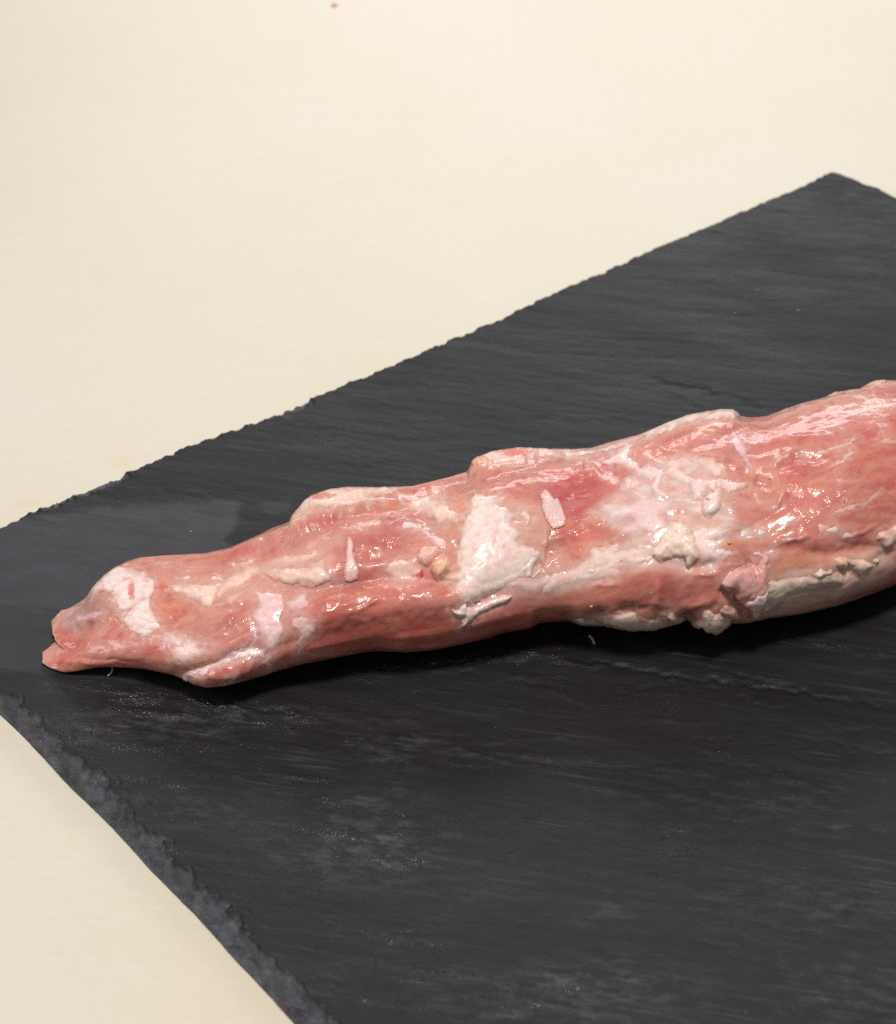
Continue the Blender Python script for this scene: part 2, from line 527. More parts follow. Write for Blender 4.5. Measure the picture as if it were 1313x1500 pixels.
    for cx, cy, rx, ry, a in [(585, 1090, 70, 34, .55), (540, 1245, 120, 46, .9), (560, 1170, 70, 26, .5), (850, 1455, 170, 44, .9), (740, 1478, 60, 20, .9), (1180, 1330, 150, 60, .35), (1060, 1180, 200, 60, .25),
                              (900, 1330, 60, 26, .4), (880, 1345, 40, 20, .4), (200, 1060, 160, 26, .6), (330, 1046, 150, 16, .6), (430, 1440, 100, 40, .3), (1230, 300, 150, 50, .6), (1050, 350, 60, 14, .5), (1290, 390, 60, 26, .4),
                              (1290, 1450, 140, 60, .5), (240, 1180, 160, 40, .35), (700, 1300, 90, 30, .3), (330, 610, 120, 14, .5)]:
        scuff = np.maximum(scuff, a * np.exp(-(((X - cx) / rx) ** 2 + ((Y - cy) / ry) ** 2)))
    scuff *= np.clip(0.30 + 1.3 * fbm(SX / 7, SY / 2.2, 131, 5, 0.72), 0, 1.6)
    # a paler blue-grey area left of the meat
    pale_area = np.zeros_like(Z)
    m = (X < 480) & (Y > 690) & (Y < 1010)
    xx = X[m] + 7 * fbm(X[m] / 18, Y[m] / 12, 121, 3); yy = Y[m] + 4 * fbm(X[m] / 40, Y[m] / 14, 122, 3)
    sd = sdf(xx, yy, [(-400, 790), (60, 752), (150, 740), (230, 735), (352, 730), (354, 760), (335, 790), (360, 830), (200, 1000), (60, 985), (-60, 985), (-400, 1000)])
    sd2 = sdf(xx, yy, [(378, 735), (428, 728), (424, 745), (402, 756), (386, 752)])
    pale_area[m] = np.maximum(sm(-3, 9, sd) * (0.75 + 0.15 * fbm(X[m] / 60, Y[m] / 20, 123, 3)), 0.42 * sm(-2, 4, sd2))
    pale_area = np.clip(pale_area * (1 - chip), 0, 1) * (1 - 0.45 * sm(885, 900, Y + 6 * noise2(X / 40, Y / 9, 3)))
    Z = np.maximum(Z, -T + 0.0004)
    P[..., 2] = Z
    ny, nx = U.shape
    idx = np.arange(nx * ny).reshape(ny, nx)
    f = np.stack([idx[:-1, :-1], idx[1:, :-1], idx[1:, 1:], idx[:-1, 1:]], -1).reshape(-1, 4)
    ring = np.concatenate([idx[0, :], idx[1:, -1], idx[-1, -2::-1], idx[-2:0:-1, 0]])
    V0 = P.reshape(-1, 3)
    low = V0[ring].copy(); low[:, 2] = -T + 0.0001
    n0 = len(V0); k = len(ring)
    up = V0[ring].copy(); r1 = n0 + np.arange(k)          # own vertices, so the rim keeps a hard edge
    r3 = n0 + k + np.arange(k); r2 = n0 + 2 * k + np.arange(k)
    side = np.stack([r1, np.roll(r1, -1), np.roll(r3, -1), r3], -1)[:, ::-1]
    # underside fan as quads (two triangles folded) towards the centre
    cen = low.mean(0)
    verts = np.vstack([V0, up, low, low, cen[None]])
    ci = n0 + 3 * k
    under = np.stack([r2[0::2], np.full(len(r2[0::2]), ci), np.roll(r2, -2)[0::2], np.roll(r2, -1)[0::2]], -1)[:, [0, 1, 2, 3]]
    faces = np.vstack([f, side, under])
    pad = lambda a, v=0.0: np.concatenate([a.ravel(), np.full(3 * k + 1, v)])
    chp = pad(chip); chp[n0:] = 1.0
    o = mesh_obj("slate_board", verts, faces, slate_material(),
                 attrs={"pale_area": pad(pale_area), "chip": chp, "rough": pad(rough), "scuff": pad(scuff)})
    tag(o, "dark grey rectangular slate serving board with chipped edges lying on the cream surface", "slate board")
    return P, U, V


build_slate()


# ------------------------------------------------------------------ the meat: body
TOP = [(57, 906), (70, 899), (78, 894), (84, 889), (88.5, 883), (100, 881), (113, 876), (124, 872), (140, 855), (152, 843),
       (168, 831), (186, 822), (204.5, 816), (235, 813.5), (281, 811), (302, 810), (338, 802), (363, 791), (384, 781), (399, 773), (412, 769),
       (424, 764), (428, 754), (441, 740), (455, 726), (482, 716), (510, 713), (553, 714), (605, 712), (633, 705), (660, 698), (684, 690), (691, 677),
       (700, 668), (713, 664), (725, 660), (757, 656), (798, 657), (835, 658), (867, 656), (891, 648), (932, 638), (958, 628), (980, 619), (1005, 609), (1051, 599.5), (1074, 600),
       (1086, 609), (1100, 611), (1124, 609), (1144, 601), (1177, 589.5), (1210, 581), (1223, 574), (1259, 569), (1282, 557), (1299, 557), (1313, 557),
       (1360, 550), (1420, 545), (1480, 548), (1540, 565), (1580, 592), (1600, 620), (1610, 650)]
BOT = [(57, 972), (73, 974), (84, 976), (95, 978), (119, 978), (162, 977), (186, 978), (210, 980), (253, 989), (267, 994), (284, 1003),
       (302, 1007.5), (332, 1004.5), (363, 997), (400, 985.5), (441, 974), (482, 966), (531, 956), (553, 954), (592, 956), (633, 953), (674, 945),
       (715, 935.5), (737, 928), (776, 921.5), (791, 913), (830, 910), (854, 917), (884, 917), (913, 923), (953, 923.5), (979, 917.5), (1006, 908), (1015, 914),
       (1031, 922), (1048, 924), (1071, 914), (1094, 914), (1127, 906), (1177, 899.5), (1226, 888), (1276, 871.5), (1313, 857), (1370, 832), (1430, 804),
       (1500, 765), (1550, 730), (1590, 690), (1605, 668), (1610, 656)]

xs = np.concatenate([np.arange(57, 130, 0.9), np.arange(130, 1330, 1.3), np.arange(1330, 1610.1, 6)])
NA = 430
# more samples on the side the camera sees
ph = np.linspace(0, 2 * math.pi, NA, endpoint=False)


def curve(pts, x, smooth=2):
    p = np.array(pts, float)
    y = np.interp(x, p[:, 0], p[:, 1])
    return y


def build_body(yt, yb):
    k = (xs - CX) / F
    r = np.interp(xs, [57, 80, 150, 250, 400, 700, 1313, 1610], [.25, .28, .36, .46, .55, .60, .62, .62])
    cz = 0.84

    def line(y):
        v = (CY - y) / F
        dy, dz = ct + v * st, -st + v * ct
        L = np.hypot(dy, dz)
        return -dz / L, dy / L                       # upward normal of the sight line in the slice
    n1y, n1z = line(yt); n2y, n2z = line(yb)
    m1 = np.sqrt(n1y ** 2 + (n1z * r) ** 2); m2 = np.sqrt(n2y ** 2 + (n2z * r) ** 2)
    Cy, Cz = CAM[1], CAM[2]
    # n.(c - C) = -m a (top, centre below the line) / +m a (bottom)
    a11, a12, b1 = n1y, n1z * cz * r + m1, n1y * Cy + n1z * Cz
    a21, a22, b2 = n2y, n2z * cz * r - m2, n2y * Cy + n2z * Cz
    det = a11 * a22 - a12 * a21
    y0 = (b1 * a22 - a12 * b2) / det
    a = (a11 * b2 - a21 * b1) / det
    b = r * a; z0 = cz * b
    # smooth the hidden quantities a little along the length
    A, PH = np.meshgrid(a, ph, indexing='ij')
    c, s = np.cos(PH), np.sin(PH)
    yy = y0[:, None] + A * c
    zz = z0[:, None] + (r * a)[:, None] * s
    zz = np.where(zz < 0.0003, 0.0003, zz)
    dep = (yy - Cy) * ct - (zz - Cz) * st
    P = np.stack([k[:, None] * dep, yy, zz], -1)
    return P


def normals(P):
    du = np.gradient(P, axis=0)
    dv = np.roll(P, -1, 1) - np.roll(P, 1, 1)
    n = np.cross(dv, du)
    n /= np.linalg.norm(n, axis=-1, keepdims=True) + 1e-12
    return n


def facing(P, N):
    v = CAM - P
    v /= np.linalg.norm(v, axis=-1, keepdims=True)
    return (N * v).sum(-1)


xg = np.arange(xs[0], xs[-1] + 1, 1.0)


def soft(pts, sg):
    y = curve(pts, xg)
    kk = np.exp(-0.5 * (np.arange(-90, 91) / sg) ** 2); kk /= kk.sum()
    y2 = np.convolve(np.concatenate([2 * y[0] - y[90:0:-1], y, 2 * y[-1] - y[-2:-92:-1]]), kk, 'valid')
    b = sm(80, 190, xg) * sm(1600, 1500, xg)
    return np.interp(xs, xg, y * (1 - b) + y2 * b)


PD = build_body(curve(TOP, xs), curve(BOT, xs))      # exact outline
PS = build_body(soft(TOP, 26), soft(BOT, 26))        # smooth form
# the outline's small steps belong only to its rim
_, yd = project(PD)
yt_, yb_ = curve(TOP, xs)[:, None], curve(BOT, xs)[:, None]
fr_ = (yd - yt_) / np.maximum(yb_ - yt_, 1)
rim = np.maximum(sm(0.11, 0.0, fr_), sm(0.88, 1.0, fr_))
P0b = PS * (1 - rim[..., None]) + PD * rim[..., None]
N0 = normals(P0b)
if facing(P0b, N0).mean() < 0 and N0[len(xs) // 2, NA // 4, 2] < 0:
    N0 = -N0
SIGN = 1.0 if N0[len(xs) // 2, NA // 4, 2] > 0 else -1.0
N0 *= SIGN
# the left end is split into two ragged tongues: each row of the surface starts at its own place
_, yy_ = project(P0b)
c_ = int(np.searchsorted(xs, 112))
fe = np.clip((yy_[c_] - yy_[c_].min()) / np.ptp(yy_[c_]), 0, 1)
x0_ = np.interp(fe, [0, .06, .12, .18, .28, .40, .47, .52, .56, .63, .70, .80, .88, .94, 1], [84, 81, 77, 75, 78, 84, 91, 94, 88, 77, 70, 60, 66, 75, 93])
x0_ = x0_ + 1.5 * fbm(fe * 13, fe * 0 + 1.5, 44, 3, 0.45)
P0c = P0b.copy()
m_ = xs < 160
tt_ = (xs[m_] - 57) / (160 - 57)
for a_ in range(NA):
    xn = x0_[a_] + tt_ * (160 - x0_[a_])
    for k_ in range(3):
        P0c[m_, a_, k_] = np.interp(xn, xs, P0b[:, a_, k_])
    thin = 0.17 + 0.83 * sm(-4, 62, xn - x0_[a_])
    P0c[m_, a_, 2] = 0.0003 + (P0c[m_, a_, 2] - 0.0003) * thin
P0b = P0c
ITOP = int(np.argmin(yy_[c_]))
N0 = normals(P0b) * SIGN
X0, Y0 = project(P0b)
FC0 = facing(P0b, N0)
vis = sm(0.02, 0.30, FC0)

# fibre coordinates: metres along and around
ds = np.linalg.norm(np.diff(P0b[:, NA // 4], axis=0), axis=1)
sl = np.concatenate([[0], np.cumsum(ds)])
rad = 0.5 * (np.ptp(P0b[..., 1], axis=1) + np.ptp(P0b[..., 2], axis=1)) / 2
FIB = np.stack([np.repeat(sl[:, None], NA, 1), np.outer(np.maximum(rad, .004), np.minimum(ph, 2 * math.pi - ph)), np.zeros((len(xs), NA))], -1)

H = np.zeros_like(X0)                                # displacement in mm
# overall lumpiness follows real 3D position so it wraps round the back
mmx, mmy = FIB[..., 0] * 1000, FIB[..., 1] * 1000
env = np.clip(rad / 0.012, 0.25, 1)[:, None]
H += env * (0.34 * fbm(mmx / 24, mmy / 12, 1, 2) + 0.04 * fbm(mmx / 8, mmy / 3.2, 2, 2)) * (0.25 + 0.75 * vis)
H += 0.006 * fbm(mmx / 7, mmy / 0.9, 3, 2)

FEAT = [  # (points, height mm, sigma px)
    ([(325, 836), (350, 822), (400, 798), (468, 768), (510, 745), (578, 737), (627, 722), (690, 712)], -1.5, 7),
    ([(330, 812), (400, 783), (450, 761), (500, 742), (560, 728)], 0.9, 8),
    ([(620, 715), (700, 700), (800, 672), (880, 662)], -0.5, 7),
    ([(372, 852), (430, 857), (470, 860), (520, 850), (560, 842), (620, 838), (650, 852)], -1.3, 6),
    ([(430, 915), (500, 895), (600, 880), (680, 875)], 1.1, 22),
    ([(263, 990), (300, 978), (340, 962), (380, 948)], -0.9, 4),
    ([(300, 990), (340, 985), (375, 968)], 0.9, 12),
    (W(1, [(320, 860), (420, 830), (500, 795), (600, 740), (700, 700), (830, 690)]), -1.0, 4.5),
    (W(1, [(430, 1085), (600, 1090), (820, 1112), (1000, 1150)]), -0.9, 4),
    (W(1, [(380, 745), (520, 690), (650, 640)]), 0.6, 6),
    (W(1, [(200, 930), (400, 900), (600, 880)]), 0.5, 8),
    (W(1, [(300, 1120), (450, 1110), (600, 1150)]), 0.35, 4),
    (W(2, [(100, 600), (250, 560), (420, 600), (500, 600)]), -0.8, 14),
    (W(2, [(470, 570), (600, 590), (720, 580), (860, 560), (1000, 520)]), -0.6, 4),
    (W(1, [(780, 700), (800, 680)]), -1.0, 5),
    (W(2, [(0, 110), (250, 160), (450, 215), (640, 200)]), -0.5, 5),
    (W(2, [(660, 190), (700, 330)]), -0.4, 4),
    (W(4, [(260, 300), (400, 380), (500, 470), (560, 530)]), -1.1, 8),
    (W(4, [(0, 700), (150, 620), (330, 570)]), -0.4, 6),
    (W(4, [(0, 530), (150, 400), (300, 330)]), 0.3, 8),
    (W(4, [(380, 980), (480, 930), (600, 990), (690, 1000)]), -0.9, 5),
    (W(4, [(700, 560), (730, 700), (720, 860)]), -0.7, 6),
    (W(4, [(850, 1240), (980, 1170), (1170, 1080)]), -1.0, 5),
    (W(5, [(520, 1080), (600, 1090), (650, 1140)]), -1.1, 9),
    (W(5, [(430, 1240), (500, 1200)]), -0.8, 6),
    (W(5, [(700, 450), (850, 560), (950, 700), (1000, 830)]), -0.7, 20),
    (W(5, [(0, 330), (200, 270), (480, 250)]), -0.4, 4),
    (W(5, [(1020, 260), (1110, 290), (1200, 300)]), -0.5, 5),
    (W(6, [(60, 300), (250, 330), (400, 380)]), -0.6, 6),
    (W(6, [(400, 470), (500, 560), (620, 540)]), -0.5, 4),
    (W(6, [(560, 460), (700, 440), (800, 450)]), -0.5, 10),
    (W(6, [(900, 560), (960, 500), (1020, 450)]), -0.9, 5),
    (W(6, [(560, 640), (700, 720), (900, 740)]), -0.4, 8),
    (W(6, [(720, 290), (900, 300), (1100, 340)]), -0.4, 6),
    (W(6, [(850, 420), (1050, 400), (1300, 420)]), -0.3, 5),
    (W(8, [(330, 530), (400, 515), (480, 515)]), -0.9, 3.5),
    (W(8, [(790, 215), (860, 195), (960, 200), (1090, 160)]), -0.9, 5),
    (W(8, [(860, 250), (960, 270), (1060, 250)]), 0.25, 4),
    (W(8, [(620, 320), (640, 420), (600, 500)]), 0.35, 6),
    (W(8, [(640, 600), (760, 530), (900, 480), (1050, 440)]), 0.5, 7),
    (W(8, [(60, 590), (250, 545)]), -0.7, 4),
    (W(7, [(310, 670), (380, 690), (450, 700)]), -1.2, 4),
    (W(7, [(450, 620), (520, 560), (600, 520), (760, 530), (860, 500)]), -0.8, 5),
    (W(7, [(440, 600), (500, 540), (590, 480)]), 0.5, 7),
    (W(7, [(100, 545), (220, 560), (310, 600)]), -0.6, 5),
    (W(7, [(480, 860), (520, 800)]), 0.3, 4),
    (W(7, [(970, 320), (1100, 420), (1200, 500)]), -0.3, 5),
    (W(9, [(660, 320), (780, 345), (900, 338), (1060, 305), (1180, 290)]), -0.8, 6),
    (W(9, [(470, 275), (600, 235), (720, 220)]), 0.5, 6),
    (W(9, [(500, 730), (600, 670), (760, 630), (900, 600)]), -1.3, 6),
    (W(9, [(940, 480), (990, 470), (1010, 490)]), -1.1, 5),
    (W(9, [(250, 440), (320, 430)]), -1.2, 6),
    (W(9, [(190, 660), (240, 730), (280, 780)]), -1.2, 6),
    (W(9, [(60, 600), (130, 640), (200, 680)]), -0.8, 5),
    (W(9, [(1190, 370), (1313, 330)]), -0.5, 4),
]


def apply_lines(Hm, Xp, Yp, vmask, feats):
    for pts, h, sg in feats:
        q = np.array(pts); R = sg * 6.5
        m = (Xp > q[:, 0].min() - R) & (Xp < q[:, 0].max() + R) & (Yp > q[:, 1].min() - R) & (Yp < q[:, 1].max() + R) & (vmask > 0.01)
        if not m.any():
            continue
        x, y = Xp[m], Yp[m]
        x = x + 2.0 * noise2(x / 12, y / 12, 201); y = y + 2.0 * noise2(x / 12, y / 12, 202)
        d, fr = seg_dist(x, y, q, False)
        taper = 0.35 + 0.65 * np.clip(np.minimum(fr, 1 - fr) * 5, 0, 1)
        # grooves are sharper than ridges
        prof = np.exp(-(d / sg)) * (1 + d / sg) * 0.9 if h < 0 else np.exp(-(d / sg) ** 2)
        Hm[m] += 1.3 * h * prof * taper * vmask[m]


FEAT = [(a, b * (1.25 if a[0][0] > 215 else 0.65), c) for a, b, c in FEAT]
rg_ = np.random.RandomState(11)
for _ in range(90):                                  # small creases and raised bundles along the muscle
    cx = rg_.uniform(130, 1320)
    top_, bot_ = np.interp(cx, *np.array(TOP).T), np.interp(cx, *np.array(BOT).T)
    cy = top_ + (bot_ - top_) * rg_.uniform(0.08, 0.9); L = rg_.uniform(10, 45); tl_ = -0.19 + rg_.normal(0, .22)
    FEAT.append(([(cx - L, cy - tl_ * L), (cx, cy + rg_.normal(0, 3)), (cx + L, cy + tl_ * L)], rg_.choice([-1, -1, 1]) * rg_.uniform(0.10, 0.32), rg_.uniform(2.2, 5)))
apply_lines(H, X0, Y0, vis, FEAT)
P1 = P0b + N0 * (H / 1000)[..., None]
P1[..., 2] = np.maximum(P1[..., 2], 0.0003)
N1 = normals(P1) * SIGN
X1, Y1 = project(P1)
FC1 = facing(P1, N1)

# --- flesh colours (albedo of the tissue, with one bluish sheen painted in)
BASE = srgb(204, 117, 104)
COLR = np.tile(BASE, (len(xs), NA, 1)).reshape(len(xs), NA, 3).copy()
var = fbm(mmx / 14, mmy / 6, 301, 4)[..., None]
COLR = COLR * (1 + 0.10 * var * np.array([0.6, 1.0, 1.0]))
REG = [  # window, centre, radii, colour, strength
    (5, (850, 540), (300, 220), (196, 92, 97), .80), (5, (900, 1030), (140, 150), (226, 118, 94), .80),
    (5, (320, 860), (230, 260), (216, 152, 122), .75), (5, (560, 1120), (180, 150), (214, 150, 124), .6),
    (5, (200, 450), (350, 120), (200, 128, 118), .5), (5, (700, 220), (350, 70), (200, 145, 138), .6),
    (4, (700, 250), (150, 110), (230, 158, 124), .85), (4, (690, 490), (120, 80), (212, 160, 128), .9),
    (4, (450, 430), (150, 120), (196, 134, 130), .7), (4, (150, 560), (260, 220), (196, 124, 118), .6),
    (4, (640, 700), (110, 90), (228, 150, 118), .7), (4, (100, 1080), (350, 130), (208, 122, 102), .5),
    (3, (750, 250), (400, 110), (200, 140, 135), .8), (3, (220, 600), (350, 90), (206, 148, 146), .7),  # second tone is a bluish lamp sheen put into the colour
    (3, (250, 900), (300, 120), (222, 158, 128), .6), (3, (700, 1020), (350, 60), (196, 148, 148), .6),
    (3, (900, 560), (250, 150), (196, 126, 122), .6),
    (2, (230, 600), (230, 190), (220, 142, 116), .75), (2, (620, 730), (300, 220), (204, 146, 134), .7),
    (2, (350, 260), (380, 100), (218, 154, 132), .7), (2, (760, 250), (160, 110), (206, 152, 150), .6), (2, (700, 1180), (300, 130), (196, 112, 104), .7),
    (1, (480, 580), (330, 150), (188, 140, 128), .85), (1, (500, 760), (250, 110), (202, 152, 138), .7),
    (1, (700, 1000), (500, 130), (206, 122, 110), .6), (1, (1050, 1000), (200, 120), (196, 122, 118), .5),
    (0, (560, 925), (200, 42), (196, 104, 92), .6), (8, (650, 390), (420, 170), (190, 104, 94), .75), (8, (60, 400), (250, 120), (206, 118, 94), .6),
    (9, (580, 420), (260, 110), (224, 154, 118), .85), (9, (900, 720), (600, 110), (196, 146, 132), .85), (9, (700, 680), (120, 40), (206, 160, 152), .5),
    (7, (560, 620), (240, 110), (204, 104, 96), .6), (7, (640, 740), (160, 90), (220, 106, 96), .6), (7, (900, 300), (600, 220), (208, 122, 112), .5),
    (7, (150, 420), (220, 150), (202, 126, 120), .6), (7, (300, 900), (400, 150), (212, 136, 118), .6),
    (6, (660, 450), (150, 80), (220, 142, 116), .7), (6, (760, 680), (230, 70), (218, 144, 116), .7), (6, (380, 130), (220, 80), (228, 152, 122), .8),
    (6, (250, 400), (220, 130), (200, 132, 128), .6), (6, (1000, 600), (350, 200), (214, 142, 124), .5), (6, (300, 850), (150, 70), (206, 132, 118), .6),
]
WOB = 0.5 * fbm(X1 / 22, Y1 / 13, 311, 3)
FV = sm(-0.1, 0.2, FC1)
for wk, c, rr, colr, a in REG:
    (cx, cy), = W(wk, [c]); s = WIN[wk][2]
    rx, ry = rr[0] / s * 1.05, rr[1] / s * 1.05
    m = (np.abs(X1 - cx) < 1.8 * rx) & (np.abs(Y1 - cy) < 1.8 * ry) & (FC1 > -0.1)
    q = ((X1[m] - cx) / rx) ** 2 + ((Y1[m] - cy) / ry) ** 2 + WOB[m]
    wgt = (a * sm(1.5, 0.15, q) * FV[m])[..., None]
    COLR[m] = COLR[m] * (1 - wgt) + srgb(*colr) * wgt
# the flesh is blotchy: pale, rose and mauve fields with fairly sharp borders, faint creases between bundles
n1 = fbm(mmx / 6.5, mmy / 3.2, 341, 5, 0.6)
n2 = fbm(mmx / 9.0, mmy / 4.0, 342, 4, 0.6)
n3 = fbm(mmx / 4.5, mmy / 2.0, 343, 5, 0.62)
for msk, colr, a in ((sm(0.10, 0.42, n1), (218, 156, 138), .30), (sm(0.10, 0.6, n2), (184, 86, 84), .45), (sm(0.22, 0.40, n3), (224, 176, 162), .20), (sm(0.25, 0.55, -n2), (212, 142, 112), .42)):
    wgt = (msk * a)[..., None]
    COLR = COLR * (1 - wgt) + srgb(*colr) * wgt
# thin silverskin over parts of the muscle
sk = (0.32 * sm(0.05, 0.8, fbm(X1 / 55, Y1 / 26, 335, 4, 0.6)) * FV)[..., None]
COLR = COLR * (1 - sk) + srgb(206, 148, 138) * sk
# the translucent tongues of the split end, and the deep rose hollow
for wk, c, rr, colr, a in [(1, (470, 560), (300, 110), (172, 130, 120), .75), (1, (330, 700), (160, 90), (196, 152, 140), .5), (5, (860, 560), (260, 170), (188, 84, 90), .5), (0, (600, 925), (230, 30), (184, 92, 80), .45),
                           (8, (650, 390), (380, 130), (184, 96, 86), .5)]:
    (cx, cy), = W(wk, [c]); s = WIN[wk][2]
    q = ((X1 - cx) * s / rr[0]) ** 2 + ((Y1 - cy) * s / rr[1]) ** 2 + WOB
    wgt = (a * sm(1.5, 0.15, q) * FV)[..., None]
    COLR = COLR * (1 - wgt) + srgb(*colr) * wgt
# pale marbling fibres
mar = sm(0.42, 0.85, fbm(mmx / 9, mmy / 1.3, 331, 4)) * 0.30
COLR = COLR * (1 - mar[..., None]) + srgb(226, 172, 158) * mar[..., None]
BLOOD = [(1, (940, 430), (34, 95), .8), (1, (1230, 392), (85, 42), 1.0), (1, (900, 320), (40, 20), .5), (4, (420, 930), (85, 65), .95), (4, (350, 700), (20, 60), .6),
         (3, (610, 180), (120, 34), .8), (3, (860, 130), (40, 20), .5), (11, (470, 260), (95, 26), .8), (6, (30, 250), (50, 20), .9), (6, (350, 260), (18, 14), .8),
         (2, (70, 832), (70, 26), .5), (2, (315, 962), (20, 16), .5), (8, (355, 162), (16, 10), .7), (1, (1160, 930), (60, 50), .5), (9, (240, 740), (60, 70), .6)]


def blood_mask(X, Y):
    r = np.zeros_like(X)
    for wk, c, rr, a in BLOOD:
        (cx, cy), = W(wk, [c]); s = WIN[wk][2]
        m = (np.abs(X - cx) < 2.2 * rr[0] / s) & (np.abs(Y - cy) < 2.2 * rr[1] / s)
        if not m.any():
            continue
        q = ((X[m] - cx) / (rr[0] / s)) ** 2 + ((Y[m] - cy) / (rr[1] / s)) ** 2 + 0.7 * fbm(X[m] / 5, Y[m] / 4, 321, 3)
        r[m] = np.maximum(r[m], a * sm(1.5, 0.2, q))
    return r


tipm = (0.45 * sm(7, 0, (X1 - x0_[None, :]) + 3 * noise2(X1 / 4, Y1 / 4, 71)) * (X1 < 160))[..., None]
COLR = COLR * (1 - tipm) + srgb(226, 184, 166) * tipm
bm = (blood_mask(X1, Y1) * sm(-0.1, 0.15, FC1))[..., None]
COLR = COLR * (1 - bm) + srgb(222, 62, 62) * bm

WET = np.full(X1.shape, 0.18)
for cx, cy, rx, ry, a in [(540, 815, 70, 50, 1), (600, 880, 110, 26, .9), (470, 868, 60, 26, .8), (865, 745, 60, 70, 1), (1000, 700, 60, 60, .6), (1245, 735, 70, 70, .9), (1160, 705, 60, 40, .8),
                          (1200, 770, 80, 30, .8), (300, 915, 80, 40, .9), (440, 795, 90, 24, .8), (830, 830, 30, 30, .9), (200, 930, 90, 40, .6), (1085, 640, 60, 40, .5), (1120, 830, 30, 30, .6),
                          (730, 830, 60, 70, .35), (940, 830, 60, 40, .4), (380, 880, 60, 60, .5), (920, 710, 30, 40, 1), (1300, 690, 60, 90, .5)]:
    WET = np.maximum(WET, a * np.exp(-(((X1 - cx) / rx) ** 2 + ((Y1 - cy) / ry) ** 2)) * FV)
PORK = bpy.data.objects.new("pork_tenderloin", None)
PORK.empty_display_size = 0.02
COL.objects.link(PORK)
tag(PORK, "raw pink pork tenderloin streaked with white fat lying across the dark slate board", "raw meat")

nx = len(xs)
IDX = np.arange(nx * NA).reshape(nx, NA)
nxt = np.roll(IDX, -1, 1)
QUADS = np.stack([IDX[:-1], IDX[1:], nxt[1:], nxt[:-1]], -1).reshape(-1, 4)
if SIGN > 0:
    QUADS = QUADS[:, ::-1]
Pv = P1.reshape(-1, 3)
# close the far (hidden) end and the cut left end
ring = IDX[-1]
half = NA // 2
cap = np.array([(ring[i], ring[i + 1], ring[NA - 2 - i], ring[NA - 1 - i]) for i in range(half - 1)])
if SIGN < 0:
    cap = cap[:, ::-1]

# ------------------------------------------------------------------ fat patches, sinews, flaps
WHITE, PINKW, CREAM, LILAC, PEACH, TAN = (240, 216, 208), (238, 206, 200), (240, 208, 192), (232, 204, 206), (240, 188, 166), (228, 180, 150)


SPECS, PASS = [], [0]


def patch(*a, **k):
    SPECS.append((a, k))


